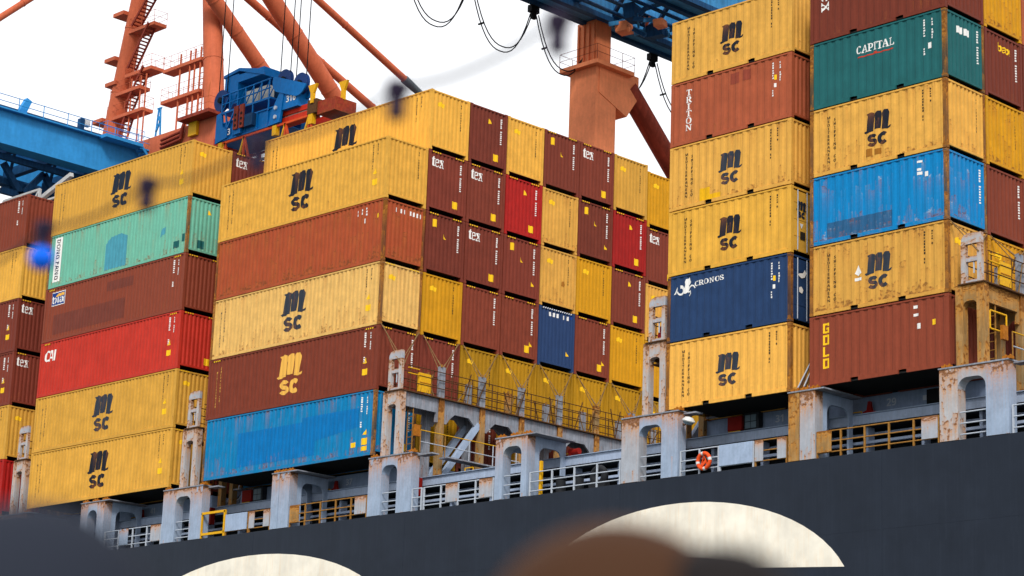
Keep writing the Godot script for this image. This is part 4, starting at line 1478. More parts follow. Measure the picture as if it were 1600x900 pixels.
	for x in [-77.9, -75.8, -74.4, -73.6]:
		m = MB.new()
		m.tube(Vector3(x, 43.4, -45.7), Vector3(x, 50.4, -45.7), 0.08, -1, 6)
		put("tower_pole", m, M.orange_paint, o)
	# second stair tower in the middle of the beam
	for y in [50.0, 47.1]:
		deck_with_rail(o, Vector3(-70.9, y, -46.7), Vector3(-65.4, y, -45.5), M.orange_paint, M.orange_paint, 1.0)
	for x in [-68.6, -67.2, -66.5, -65.7]:
		m = MB.new()
		m.tube(Vector3(x, 43.4, -45.7), Vector3(x, 51.0, -45.7), 0.09, -1, 6)
		put("tower_pole", m, M.orange_paint, o)
	for k in 14:
		m = MB.new()
		m.tube(Vector3(-65.7, 43.6 + k * 0.55, -45.7), Vector3(-65.1, 43.6 + k * 0.55, -45.7), 0.04, -1, 5)
		put("ladder_rung", m, M.orange_paint, o)
	m = MB.new()
	m.tube(Vector3(-65.1, 43.4, -45.7), Vector3(-65.1, 51.6, -45.7), 0.06, -1, 5)
	put("ladder_stile", m, M.orange_paint, o)
	deck_with_rail(o, Vector3(-65.5, 43.9, -45.6), Vector3(-61.2, 43.9, -43.6), M.dark_orange, M.orange_paint)
	# blue landing and stair at the boom foot
	deck_with_rail(o, Vector3(-71.4, 42.6, -43.6), Vector3(-70.2, 42.6, -39.8), M.crane_blue, M.crane_blue)
	stair(o, Vector3(-71.2, 40.2, -45.6), Vector3(-71.2, 42.5, -43.4), Vector3(0.9, 0, 0), 9, M.crane_blue)
	var lm := holder("lamp_mast", o, Vector3(-70.2, 43.6, -45))
	for e in [[Vector3(-0.35, 0, 0), Vector3(-0.12, 2.6, 0)], [Vector3(0.35, 0, 0), Vector3(0.12, 2.6, 0)], [Vector3(-0.3, 0.5, 0), Vector3(0.22, 1.4, 0)], [Vector3(0.25, 1.2, 0), Vector3(-0.18, 2.0, 0)], [Vector3(-0.3, 2.6, 0), Vector3(0.3, 2.6, 0)]]:
		m = MB.new()
		m.bar(e[0], e[1], 0.12, 0.12, Vector3(0, 0, 1))
		put("mast_bar", m, M.crane_blue, lm)

func near_crane() -> void:
	var o := thing("container_crane", "container crane behind the wall of container ends, thick orange column under blue boom", "crane")
	var m := MB.new()
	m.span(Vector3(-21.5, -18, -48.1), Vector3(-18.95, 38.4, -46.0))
	put("column", m, M.near_orange_lightened, o)
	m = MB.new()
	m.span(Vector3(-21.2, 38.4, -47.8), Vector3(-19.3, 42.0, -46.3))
	put("column_head", m, M.near_orange_lightened, o)
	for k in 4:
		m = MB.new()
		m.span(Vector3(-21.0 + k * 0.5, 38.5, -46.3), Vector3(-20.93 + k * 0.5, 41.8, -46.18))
		put("stiffener", m, M.near_orange_lightened, o)
	deck_with_rail(o, Vector3(-22.1, 38.6, -49.4), Vector3(-18.4, 38.6, -45.5), M.near_orange_lightened, M.dark_orange)
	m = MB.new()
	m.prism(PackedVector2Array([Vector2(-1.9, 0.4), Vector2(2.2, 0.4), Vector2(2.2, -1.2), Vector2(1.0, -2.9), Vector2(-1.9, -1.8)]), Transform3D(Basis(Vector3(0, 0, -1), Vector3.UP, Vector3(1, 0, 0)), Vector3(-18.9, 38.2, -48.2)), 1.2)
	put("gusset", m, M.near_orange_lightened, o)
	m = MB.new()
	m.tube(Vector3(-19.5, 37.8, -49.8), Vector3(-19.5, 20.0, -69.0), 0.75, -1, 16)
	put("brace_tube", m, M.dark_orange, o)
	m = MB.new()
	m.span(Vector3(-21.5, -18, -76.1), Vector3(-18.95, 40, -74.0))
	put("column", m, M.near_orange_lightened, o)
	for x in [-20.4, -13.6]:
		m = MB.new()
		m.span(Vector3(x, 42.1, -70), Vector3(x + 1.7, 44.8, 16))
		put("boom_girder", m, M.boom_blue, o)
		for e in [[x - 0.35, x + 0.1, 41.85, 42.09], [x + 1.5, x + 2.0, 41.7, 42.09]]:
			m = MB.new()
			m.span(Vector3(e[0], e[2], -70), Vector3(e[1], e[3], 14))
			put("rail_beam", m, M.dark_blue, o)
	for k in 20:
		m = MB.new()
		var z := -69.0 + k * 4.2
		m.span(Vector3(-18.7, 42.3, z), Vector3(-13.6, 43.4, z + 0.7))
		put("cross_beam", m, M.boom_blue, o)
		m = MB.new()
		m.bar(Vector3(-18.6, 42.5, z + 0.7), Vector3(-13.7, 42.5, z + 4.2), 0.25, 0.3)
		put("lattice_bar", m, M.dark_blue, o)
		m = MB.new()
		m.span(Vector3(-20.75, 42.2, z), Vector3(-20.4, 44.7, z + 0.16))
		put("web_stiffener", m, M.boom_blue, o)
	for x in [-17.6, -16.2, -14.9]:
		m = MB.new()
		m.tube(Vector3(x, 42.0, -70), Vector3(x, 42.0, 14), 0.14, -1, 6)
		put("pipe", m, M.dark_blue, o)
	# gear hung under the boom by the short stack
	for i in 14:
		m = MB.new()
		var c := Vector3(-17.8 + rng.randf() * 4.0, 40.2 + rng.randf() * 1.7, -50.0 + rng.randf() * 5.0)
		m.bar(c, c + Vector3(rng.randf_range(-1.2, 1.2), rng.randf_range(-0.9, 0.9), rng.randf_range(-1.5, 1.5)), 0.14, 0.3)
		put("gear_bar", m, [M.dark_blue, M.boom_blue, M.near_orange_lightened][i % 3], o)
	for e in [[Vector3(-17.3, 41.0, -47.0), Vector3(0.9, 0.7, 1.3), "near_orange_lightened"], [Vector3(-15.6, 41.4, -46.0), Vector3(0.8, 1.1, 1.6), "dark_blue"], [Vector3(-16.5, 41.3, -49.5), Vector3(1.2, 0.9, 0.9), "dark_blue"], [Vector3(-14.6, 40.9, -47.8), Vector3(0.7, 0.5, 1.0), "near_orange_lightened"]]:
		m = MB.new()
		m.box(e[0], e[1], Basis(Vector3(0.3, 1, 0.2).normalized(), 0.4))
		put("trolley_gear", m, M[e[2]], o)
	# festoon loops below the boom edge
	var zs := [-22.2, -28.9, -35.2, -41.4, -47.4, -53.9, -60.5]
	for z in zs:
		m = MB.new()
		m.box(Vector3(-20.8, 41.6, z), Vector3(0.4, 0.5, 0.8))
		m.box(Vector3(-20.8, 41.15, z), Vector3(0.25, 0.5, 0.4))
		put("festoon_carrier", m, M.black, o)
	for i in zs.size() - 1:
		for s in [0.0, 0.35]:
			m = MB.new()
			var pts := []
			for k in 17:
				var t := k / 16.0
				var e := absf(2 * t - 1)
				pts.append(Vector3(-20.8 + s * 0.6, 41.2 - (3.6 - s * 0.8) * (1 - pow(e, 2.4)), lerpf(zs[i] - 0.3, zs[i + 1] + 0.3, t)))
			m.path(pts, 0.045, 5)
			put("festoon_cable", m, M.black, o)
		m = MB.new()
		m.box(Vector3(-20.7, 39.0, zs[i] - 1.1), Vector3(0.5, 0.1, 0.12))
		put("cable_clip", m, M.black, o)

func spreader() -> void:
	var o := thing("container_spreader", "blue lifting frame with sheaves and red telescopic beams hanging from the crane", "spreader", Vector3(-21.4, 27.4, -20), "")
	var B: Material = M.spreader_blue
	var add := func(called: String, a: Vector3, b: Vector3, mt: Material) -> void:
		var q := MB.new()
		q.span(a, b)
		put(called, q, mt, o)
	add.call("main_beam", Vector3(-6.0, 0.2, -1.0), Vector3(0.2, 1.3, 0.2), B)
	add.call("main_beam", Vector3(-6.0, 0.2, -2.6), Vector3(0.2, 1.3, -1.6), B)
	add.call("beam_flange", Vector3(-6.05, 1.3, -2.6), Vector3(0.3, 1.38, 0.28), B)
	add.call("beam_flange", Vector3(-6.05, 0.12, -2.6), Vector3(0.3, 0.2, 0.28), B)
	for x in [-4.4, -3.2, -2.0, -0.9]:
		add.call("web_stiffener", Vector3(x, 0.2, 0.2), Vector3(x + 0.08, 1.3, 0.29), B)
	add.call("equipment_box", Vector3(-2.9, 0.5, 0.2), Vector3(-2.1, 1.3, 0.55), M.dark_blue)
	add.call("equipment_box", Vector3(-4.0, 0.2, 0.2), Vector3(-3.3, 1.7, 0.5), B)
	var plate := func(called: String, pts: Array, x0: float, z: float, d: float) -> void:
		var q := MB.new()
		var pp := PackedVector2Array()
		for i in range(0, pts.size(), 2):
			pp.append(Vector2(pts[i], pts[i + 1]))
		q.prism(pp, Transform3D(Basis(), Vector3(x0, 0, z)), d)
		put(called, q, B, o)
	plate.call("end_bracket", [-6.1, 0.05, -4.9, 0.25, -4.9, 0.8, -5.4, 1.1, -5.6, 2.1, -6.1, 2.0], 0.0, 0.35, 0.14)
	plate.call("end_bracket", [-0.7, 0.1, 0.45, 0.15, 0.75, 2.1, 0.35, 2.2, -0.3, 1.2], 0.0, 0.36, 0.16)
	for y in [0.55, 1.15]:
		var q := MB.new()
		q.tube(Vector3(0.05, y, 0.36), Vector3(0.05, y, 0.46), 0.13, -1, 10)
		put("pin", q, M.ink_grey, o)
	# machine house with canopy
	add.call("machine_house", Vector3(-5.9, 2.6, -2.2), Vector3(-4.5, 4.6, 0.0), B)
	add.call("canopy", Vector3(-4.5, 4.0, -2.2), Vector3(-1.9, 4.5, 0.0), B)
	add.call("house_back", Vector3(-4.5, 2.2, -2.2), Vector3(-1.9, 4.0, -1.8), M.dark_blue)
	plate.call("canopy_roof", [-6.0, 4.55, -4.4, 4.75, -1.8, 3.9, -1.8, 4.3, -4.4, 4.95, -6.0, 4.75], 0.0, 0.06, 2.3)
	for x in [-3.9, -2.45]:
		add.call("white_cabinet", Vector3(x, 2.2, -0.7), Vector3(x + 1.35 - (0.5 if x > -3 else 0.0), 3.25, -0.2), M.cabinet)
	# gallery round it
	add.call("gallery", Vector3(-5.6, 1.95, -2.3), Vector3(-0.6, 2.08, 0.35), B)
	for y in [2.6, 3.2]:
		var q := MB.new()
		q.tube(Vector3(-5.6, y, 0.32), Vector3(-0.7, y + 0.1, 0.32), 0.05, -1, 5)
		put("guard_rail", q, B, o)
	for i in 7:
		var x := -5.6 + i * 0.8
		var q := MB.new()
		q.tube(Vector3(x, 2.0, 0.32), Vector3(x, 3.25, 0.32), 0.05, -1, 5)
		q.tube(Vector3(x, 2.05, 0.32), Vector3(x + 0.8, 3.2, 0.32), 0.04, -1, 5)
		put("guard_post", q, B, o)
		if i % 2 == 0:
			q = MB.new()
			q.tube(Vector3(x, 1.2, 0.3), Vector3(x, 2.0, 0.3), 0.06, -1, 5)
			put("gallery_leg", q, B, o)
	for s in [[-4.2, -4.9], [-5.2, -4.9]]:
		var q := MB.new()
		q.bar(Vector3(s[0], 2.0, 0.32), Vector3(s[1], 0.9, 0.32), 0.1, 0.1)
		put("gallery_brace", q, B, o)
	# sheaves
	var sheave := func(x: float, y: float, r: float, z: float) -> void:
		var h := holder("sheave", o, Vector3(x, y, z))
		var q := MB.new()
		q.lathe([Vector2(0, -0.12), Vector2(r, -0.12), Vector2(r * 0.93, 0.0), Vector2(r, 0.12), Vector2(0, 0.12)], Vector3.ZERO, 24, Basis(Vector3.RIGHT, PI / 2))
		put("sheave_disc", q, M.sheave_dark, h)
		q = MB.new()
		q.lathe([Vector2(0, 0.12), Vector2(0.2, 0.12), Vector2(0.2, 0.26), Vector2(0, 0.26)], Vector3.ZERO, 12, Basis(Vector3.RIGHT, PI / 2))
		put("hub", q, M.black, h)
	sheave.call(-5.9, 3.0, 0.72, 0.12)
	sheave.call(0.42, 2.98, 0.7, 0.05)
	sheave.call(2.05, 2.38, 0.7, 0.05)
	var cap := PackedVector2Array()
	var ca := Vector2(0.40, 2.92)
	var cb := Vector2(2.12, 2.28)
	var da := (cb - ca).angle()
	for i in 9:
		cap.append(ca + Vector2.from_angle(da + PI + PI / 2 * i / 8.0 - 0.15) * 0.8)
	for i in 9:
		cap.append(cb + Vector2.from_angle(da - PI / 2 + PI / 2 * i / 8.0 + 0.15) * 0.8)
	var q := MB.new()
	q.prism(cap, Transform3D(Basis(), Vector3(0, 0, 0.42)), 0.1)
	put("sheave_cover", q, B, o)
	q = MB.new()
	q.prism(cap, Transform3D(Basis(), Vector3(0, 0, -0.35)), 0.1)
	put("sheave_cover", q, B, o)
	add.call("sheave_stand", Vector3(0.6, 0.9, -0.6), Vector3(2.1, 2.0, 0.3), B)
	for e in [["316", 0.95, 1.32, 0.31], ["3", -4.9, 0.42, 0.3]]:
		var g := word(e[0])
		var d := decal(placed(g, Vector2(e[1], e[2]), 0.42, 0.42), [Vector2(-99, 0), Vector2(99, 0)], 0.0)
		put("lettering", d, M.ink_white, o, Vector3(0, 0, e[3] + (0.006 if e[0] == "316" else 0.0)))
	for x in [-3.95, -3.35]:
		q = MB.new()
		q.span(Vector3(x, 0.5, 0.52), Vector3(x + 0.42, 2.05, 0.62))
		put("guide_link", q, M.dark_orange, o)
		for y in [0.75, 1.1, 1.45]:
			q = MB.new()
			q.tube(Vector3(x + 0.21, y, 0.62), Vector3(x + 0.21, y, 0.64), 0.1, -1, 10)
			put("link_hole", q, M.black, o)
	# red telescopic beam and end frame
	add.call("telescopic_beam", Vector3(0.3, 0.62, -0.5), Vector3(3.4, 0.95, 0.0), M.spreader_red)
	add.call("telescopic_beam", Vector3(0.3, 0.0, -0.5), Vector3(3.4, 0.5, 0.0), M.spreader_red)
	add.call("beam_gap_plate", Vector3(0.3, 0.5, -0.45), Vector3(3.4, 0.62, -0.1), M.cabinet)
	add.call("telescopic_beam", Vector3(0.3, 0.0, -2.6), Vector3(3.4, 0.9, -2.1), M.spreader_red)
	add.call("end_frame", Vector3(3.95, -0.1, -1.5), Vector3(5.6, 0.75, 0.2), M.red_rusty)
	add.call("end_block", Vector3(3.1, 0.05, -0.3), Vector3(3.95, 0.95, 0.32), M.rail_brown)
	add.call("end_block", Vector3(-9.4 + 3.0, 0.0, -2.8), Vector3(-6.1, 0.5, 0.2), M.spreader_red)
	for e in [[3.55, 0.3], [5.5, -0.5]]:
		q = MB.new()
		q.span(Vector3(e[0] - 0.12, 0.7, e[1] - 0.1), Vector3(e[0] + 0.14, 1.4, e[1] + 0.1))
		q.prism(PackedVector2Array([Vector2(-0.14, 1.35), Vector2(0.16, 1.35), Vector2(0.42, 1.9), Vector2(-0.4, 1.9)]), Transform3D(Basis(), Vector3(e[0], 0, e[1] + 0.08)), 0.16)
		put("flipper", q, M.yellow, o)
	for x in [-5.6, -0.1, 3.4]:
		q = MB.new()
		q.span(Vector3(x - 0.2, -0.6, 0.0), Vector3(x + 0.2, 0.05, 0.3))
		put("corner_lock", q, M.yellow, o)
	# over-height frame below
	for z in [0.2, -2.6]:
		q = MB.new()
		q.bar(Vector3(-6.3, 0.0, z), Vector3(3.4, 0.0, z), 0.12, 0.14)
		put("frame_beam", q, M.frame_orange, o)
		q = MB.new()
		q.bar(Vector3(-6.3, -1.9, z), Vector3(3.4, -1.9, z), 0.14, 0.12)
		put("frame_beam", q, M.steel_grey, o)
		for x in [-5.2, -3.2, 0.9, 3.2]:
			for e in [[x, x], [x, x - 0.7], [x, x + 0.7]]:
				q = MB.new()
				q.bar(Vector3(e[0], 0.0, z), Vector3(e[1], -1.9, z), 0.12, 0.12, Vector3(0, 0, 1))
				put("frame_strut", q, M.frame_orange if e[0] != e[1] + 0.7 else M.yellow, o)
	# hoist ropes
	for e in [[-6.4, 0.0], [-5.55, 0.0], [-0.1, 0.0], [0.9, 0.05], [1.5, 0.0], [2.5, 0.0]]:
		q = MB.new()
		q.tube(Vector3(e[0], 2.8, 0.05), Vector3(e[0] + 0.05, 14.6, 0.05), 0.035, -1, 5)
		put("hoist_rope", q, M.black, o)

func white_frame() -> void:
	var o := thing("lashing_cage", "white tube cage with yellow box behind the leftmost brown container", "cage", Vector3(-33.0, 17.5, -8))
	var m: MB
	for x in [0.0, 2.0, 4.0]:
		for z in [0.0, -1.6]:
			m = MB.new()
			m.bar(Vector3(x, 0, z), Vector3(x, 4.4, z), 0.14, 0.14)
			put("cage_post", m, M.white, o)
	for y in [0.2, 2.2, 3.3, 4.4]:
		for z in [0.0, -1.6]:
			m = MB.new()
			m.bar(Vector3(0, y, z), Vector3(4, y, z), 0.12, 0.12)
			put("cage_rail", m, M.white, o)
	for x in [0.0, 2.0]:
		m = MB.new()
		m.bar(Vector3(x, 2.2, 0), Vector3(x + 2, 4.4, 0), 0.12, 0.12)
		put("cage_brace", m, M.white, o)
	m = MB.new()
	m.span(Vector3(2.2, 2.4, -1.2), Vector3(3.2, 3.8, -0.4))
	put("yellow_box", m, M.yellow, o)
	m = MB.new()
	m.bar(Vector3(2.6, 3.9, -0.6), Vector3(6.4, 5.0, -0.6), 0.25, 0.25)
	put("cage_arm", m, M.white, o)

# ---------------------------------------------------------------- string of sockets
func string_light() -> void:
	var o := thing("string_light", "out of focus festoon cable with dark lamp sockets and one blue bulb", "string light")
	var p := [Vector3(82.30, -16.79, 61.82), Vector3(82.761, -16.799, 61.93), Vector3(83.181, -16.821, 62.011), Vector3(83.544, -16.845, 62.074), Vector3(83.95, -16.877, 62.163), Vector3(84.311, -16.893, 62.231), Vector3(84.66, -16.88, 62.30), Vector3(85.1, -16.80, 62.40)]
	var q := MB.new()
	for i in p.size() - 1:
		var pts := []
		for k in 7:
			var t := k / 6.0
			pts.append(p[i].lerp(p[i + 1], t) + Vector3.UP * (0.012 - 0.018 * (1 - pow(2 * t - 1, 2))))
		q.path(pts, 0.0032, 6)
	put("cable", q, M.cable_black, o)
	for i in range(1, 6):
		q = MB.new()
		q.lathe([Vector2(0.0, 0.022), Vector2(0.015, 0.02), Vector2(0.017, 0.004), Vector2(0.0115, -0.002), Vector2(0.012, -0.03), Vector2(0.0, -0.031)], p[i], 14)
		put("socket", q, M.socket, o)
	q = MB.new()
	var pr := []
	for k in 13:
		var t := PI * k / 12.0
		pr.append(Vector2(0.0225 * sin(t), 0.0225 * cos(t)))
	q.lathe(pr, p[1] + Vector3(0, -0.045, 0), 20)
	tag(put("bulb", q, M.bulb_blue, o), "blue bulb")
	for e in [p[0], p[7]]:
		q = MB.new()
		q.tube(Vector3(e.x, -19.45, e.z), Vector3(e.x, e.y + 0.05, e.z), 0.02, -1, 8)
		put("string_pole", q, M.cable_black, o)

# ---------------------------------------------------------------- people
func body_mesh(bones: Array, cell: float, blend: float) -> ArrayMesh:
	var lo := Vector3(1e9, 1e9, 1e9)
	var hi := -lo
	for b in bones:
		for k in 2:
			var r := Vector3.ONE * (float(b[2 + k]) + 2.5 * cell + blend * 0.5)
			lo = lo.min(b[k] - r); hi = hi.max(b[k] + r)
	var n := Vector3i(((hi - lo) / cell).ceil()) + Vector3i.ONE
	var f := PackedFloat32Array()
	f.resize(n.x * n.y * n.z)
	f.fill(1.0)
	for b in bones:
		var A: Vector3 = b[0]
		var B: Vector3 = b[1]
		var ra: float = b[2]
		var rb: float = b[3]
		var sq: float = b[4] if b.size() > 4 else 1.0
		var R := Vector3.ONE * (maxf(ra, rb) + 2.2 * cell + blend)
		var i0 := Vector3i(((A.min(B) - R - lo) / cell).floor()).clamp(Vector3i.ZERO, n - Vector3i.ONE)
		var i1 := Vector3i(((A.max(B) + R - lo) / cell).ceil()).clamp(Vector3i.ZERO, n - Vector3i.ONE)
		var d := B - A
		var dd := maxf(d.length_squared(), 1e-9)
		for z in range(i0.z, i1.z + 1):
			for y in range(i0.y, i1.y + 1):
				for x in range(i0.x, i1.x + 1):
					var p := lo + Vector3(x, y, z) * cell
					var t := clampf((p - A).dot(d) / dd, 0.0, 1.0)
					var e := p - A - d * t
					e.z *= sq
					var s := e.length() - lerpf(ra, rb, t)
					var i := (z * n.y + y) * n.x + x
					var g := f[i]
					var h := maxf(blend - absf(g - s), 0.0) / blend
					f[i] = minf(g, s) - h * h * blend * 0.25
	var vid := {}
	var pos := PackedVector3Array()
	var nor := PackedVector3Array()
	var sx := n.x
	var sxy := n.x * n.y
	for z in n.z - 1:
		for y in n.y - 1:
			for x in n.x - 1:
				var i := (z * n.y + y) * n.x + x
				var c := [f[i], f[i + 1], f[i + sx], f[i + sx + 1], f[i + sxy], f[i + sxy + 1], f[i + sxy + sx], f[i + sxy + sx + 1]]
				var neg := 0
				for q in c:
					if q < 0.0: neg += 1
				if neg == 0 or neg == 8:
					continue
				var acc := Vector3.ZERO
				var cnt := 0
				for e in [[0, 1], [2, 3], [4, 5], [6, 7], [0, 2], [1, 3], [4, 6], [5, 7], [0, 4], [1, 5], [2, 6], [3, 7]]:
					var a: float = c[e[0]]
					var b: float = c[e[1]]
					if (a < 0.0) != (b < 0.0):
						var t := a / (a - b)
						var pa := Vector3(e[0] & 1, (e[0] >> 1) & 1, e[0] >> 2)
						var pb := Vector3(e[1] & 1, (e[1] >> 1) & 1, e[1] >> 2)
						acc += pa.lerp(pb, t); cnt += 1
				vid[i] = pos.size()
				pos.append(lo + (Vector3(x, y, z) + acc / cnt) * cell)
				nor.append(Vector3(c[1] + c[3] + c[5] + c[7] - c[0] - c[2] - c[4] - c[6], c[2] + c[3] + c[6] + c[7] - c[0] - c[1] - c[4] - c[5], c[4] + c[5] + c[6] + c[7] - c[0] - c[1] - c[2] - c[3]).normalized())
	var ix := PackedInt32Array()
	var steps := [1, sx, sxy]
	for i in vid:
		for ax in 3:
			var u: int = steps[(ax + 1) % 3]
			var w: int = steps[(ax + 2) % 3]
			var inside := f[i] < 0.0
			if inside == (f[i + steps[ax]] < 0.0):
				continue
			if not (vid.has(i - u) and vid.has(i - w) and vid.has(i - u - w)):
				continue
			var a: int = vid[i - u - w]
			var b: int = vid[i - w]
			var c: int = vid[i]
			var d: int = vid[i - u]
			if inside:
				ix.append_array(PackedInt32Array([a, c, b, a, d, c]))
			else:
				ix.append_array(PackedInt32Array([a, b, c, a, c, d]))
	var uv := PackedVector2Array()
	for p in pos:
		uv.append(Vector2(p.x + p.z, -p.y))
	var arr := []
	arr.resize(Mesh.ARRAY_MAX)
	arr[Mesh.ARRAY_VERTEX] = pos; arr[Mesh.ARRAY_NORMAL] = nor; arr[Mesh.ARRAY_INDEX] = ix; arr[Mesh.ARRAY_TEX_UV] = uv; arr[Mesh.ARRAY_TEX_UV2] = uv
	var r := ArrayMesh.new()
	r.add_surface_from_arrays(Mesh.PRIMITIVE_TRIANGLES, arr)
	return r

func person(label: String, at: Vector3, turn: float, jacket: Material, legs: Material, head_kind: String, hair: Material) -> void:
	var o := thing("person", label, "person", at)
	o.rotation.y = turn
	var V := func(x: float, y: float, z: float) -> Vector3: return Vector3(x, y, z)
	if not cache.has("body"):
		var bones := [[V.call(0, 1.0, 0), V.call(0, 1.38, 0), 0.14, 0.16, 1.25], [V.call(0, 1.46, 0), V.call(0, 1.56, 0.02), 0.06, 0.055],
			[V.call(0, 1.64, 0.02), V.call(0, 1.665, 0.0), 0.085, 0.092], [V.call(0, 1.56, 0.05), V.call(0, 1.6, 0.055), 0.045, 0.06], [V.call(0, 1.605, 0.1), V.call(0, 1.625, 0.095), 0.014, 0.01],
			[V.call(-0.085, 1.62, 0), V.call(-0.088, 1.65, -0.005), 0.014, 0.018], [V.call(0.085, 1.62, 0), V.call(0.088, 1.65, -0.005), 0.014, 0.018]]
		for s in [-1, 1]:
			bones.append_array([[V.call(0, 1.42, 0), V.call(s * 0.18, 1.4, 0), 0.08, 0.065], [V.call(s * 0.19, 1.39, 0), V.call(s * 0.25, 1.1, -0.01), 0.055, 0.042], [V.call(s * 0.25, 1.1, -0.01), V.call(s * 0.22, 0.86, 0.07), 0.042, 0.03],
				[V.call(s * 0.22, 0.86, 0.07), V.call(s * 0.215, 0.78, 0.09), 0.034, 0.036], [V.call(s * 0.09, 0.95, 0), V.call(s * 0.1, 0.5, 0.01), 0.09, 0.06], [V.call(s * 0.1, 0.5, 0.01), V.call(s * 0.1, 0.09, -0.02), 0.06, 0.042], [V.call(s * 0.1, 0.05, -0.03), V.call(s * 0.115, 0.035, 0.13), 0.045, 0.035]])
		cache.body = body_mesh(bones, 0.016, 0.05)
		var hands := []
		for s in [-1, 1]:
			for k in 4:
				var y: float = [0.70, 0.685, 0.69, 0.715][k]
				var z: float = 0.125 - 0.022 * k
				hands.append_array([[V.call(s * 0.215, 0.775, z - 0.005), V.call(s * 0.212, 0.74, z + 0.004), 0.0095, 0.009], [V.call(s * 0.212, 0.74, z + 0.004), V.call(s * 0.195, y, z + 0.002), 0.009, 0.007]])
			hands.append_array([[V.call(s * 0.21, 0.82, 0.1), V.call(s * 0.2, 0.78, 0.145), 0.013, 0.011], [V.call(s * 0.2, 0.78, 0.145), V.call(s * 0.19, 0.75, 0.15), 0.011, 0.008], [V.call(s * 0.217, 0.83, 0.075), V.call(s * 0.214, 0.775, 0.095), 0.026, 0.028]])
		cache.hands = body_mesh(hands, 0.005, 0.012)
		var coat := [[V.call(0, 0.95, 0), V.call(0, 1.38, 0), 0.175, 0.18, 1.2], [V.call(0, 1.43, -0.01), V.call(0, 1.49, 0.0), 0.09, 0.07]]
		for s in [-1, 1]:
			coat.append_array([[V.call(0, 1.42, 0), V.call(s * 0.18, 1.4, 0), 0.1, 0.085], [V.call(s * 0.19, 1.39, 0), V.call(s * 0.255, 1.1, -0.01), 0.075, 0.06], [V.call(s * 0.255, 1.1, -0.01), V.call(s * 0.225, 0.89, 0.06), 0.06, 0.046]])
		cache.coat = body_mesh(coat, 0.018, 0.06)
		var trousers := []
		for s in [-1, 1]:
			trousers.append_array([[V.call(s * 0.08, 0.96, 0), V.call(s * 0.1, 0.5, 0.01), 0.115, 0.08], [V.call(s * 0.1, 0.5, 0.01), V.call(s * 0.1, 0.1, -0.02), 0.08, 0.07]])
		cache.trousers = body_mesh(trousers, 0.018, 0.05)
		var shoes := []
		for s in [-1, 1]:
			shoes.append([V.call(s * 0.1, 0.05, -0.05), V.call(s * 0.118, 0.042, 0.15), 0.052, 0.044])
		cache.shoes = body_mesh(shoes, 0.012, 0.02)
	put("body", cache.body, M.skin, o)
	put("hands", cache.hands, M.skin, o)
	put("jacket", cache.coat, jacket, o)
	put("trousers", cache.trousers, legs, o)
	put("shoes", cache.shoes, M.black, o)
	for s in [-1, 1]:
		var q := MB.new()
		q.lathe([Vector2(0, 0.012), Vector2(0.009, 0.008), Vector2(0.012, 0), Vector2(0.009, -0.008), Vector2(0, -0.012)], Vector3(s * 0.033, 1.645, 0.088), 10)
		put("eye", q, M.ink_white, o)
		q = MB.new()
		q.box(Vector3(s * 0.033, 1.645, 0.1), Vector3(0.009, 0.009, 0.003))
		put("pupil", q, M.black, o)
	var q := MB.new()
	q.box(Vector3(0, 1.575, 0.107), Vector3(0.045, 0.01, 0.01))
	put("mouth", q, M.lip, o)
	match head_kind:
		"beanie":
			put("knit_cap", body_mesh([[Vector3(0, 1.67, -0.01), Vector3(0, 1.705, -0.015), 0.108, 0.1], [Vector3(0, 1.655, -0.03), Vector3(0, 1.66, 0.0), 0.106, 0.106]], 0.01, 0.03), hair, o)
		"hair":
			put("hair", body_mesh([[Vector3(0, 1.675, -0.015), Vector3(0, 1.69, -0.02), 0.11, 0.105], [Vector3(0, 1.62, -0.05), Vector3(0, 1.45, -0.08), 0.1, 0.06], [Vector3(0.07, 1.62, -0.02), Vector3(0.09, 1.46, -0.03), 0.05, 0.035], [Vector3(-0.07, 1.62, -0.02), Vector3(-0.09, 1.46, -0.03), 0.05, 0.035]], 0.01, 0.04), hair, o)
			put("hair_bun", body_mesh([[Vector3(-0.06, 1.715, -0.08), Vector3(-0.08, 1.705, -0.075), 0.06, 0.056]], 0.008, 0.02), M.hair_dark, o)
		"helmet":
			q = MB.new()
			q.lathe([Vector2(0.15, 1.66), Vector2(0.13, 1.68), Vector2(0.125, 1.73), Vector2(0.09, 1.79), Vector2(0.0, 1.815)], Vector3(0, 0, 0), 18)
			put("helmet", q, hair, o)
			put("hair", body_mesh([[Vector3(0, 1.63, -0.03), Vector3(0, 1.6, -0.05), 0.095, 0.07]], 0.012, 0.03), M.black, o)

func people() -> void:
	var away := atan2(-0.69, -0.68)
	person("blurred person in a dark grey knit cap seen from behind", Vector3(84.644, -17.614 - 1.805, 63.1), away, M.coat_grey, M.cloth_dark, "beanie", M.wool_grey)
	person("blurred person with brown hair and black bun before the white letter", Vector3(84.944, -17.603 - 1.805, 62.797), away + 0.25, M.coat_dark, M.cloth_dark, "hair", M.hair_brown)
	person("worker in yellow helmet on the lashing bridge beside the navy container", Vector3(28.6, 1.84, -0.5), 0.5, M.vest, M.cloth_dark, "helmet", M.helmet)

# ---------------------------------------------------------------- setting
func setting() -> void:
	var m := MB.new()
	m.quad(Vector3(-2500, -21.5, 2500), Vector3(2500, -21.5, 2500), Vector3(2500, -21.5, -2500), Vector3(-2500, -21.5, -2500))
	structure(put("water", m, M.water))
	m = MB.new()
	m.span(Vector3(-900, -30, -900), Vector3(900, -18, -44.4))
	structure(put("quay", m, M.quay))
	m = MB.new()
	m.span(Vector3(80.5, -20.6, 58.5), Vector3(90.5, -19.42, 68.5))
	structure(put("boat_deck", m, M.quay))

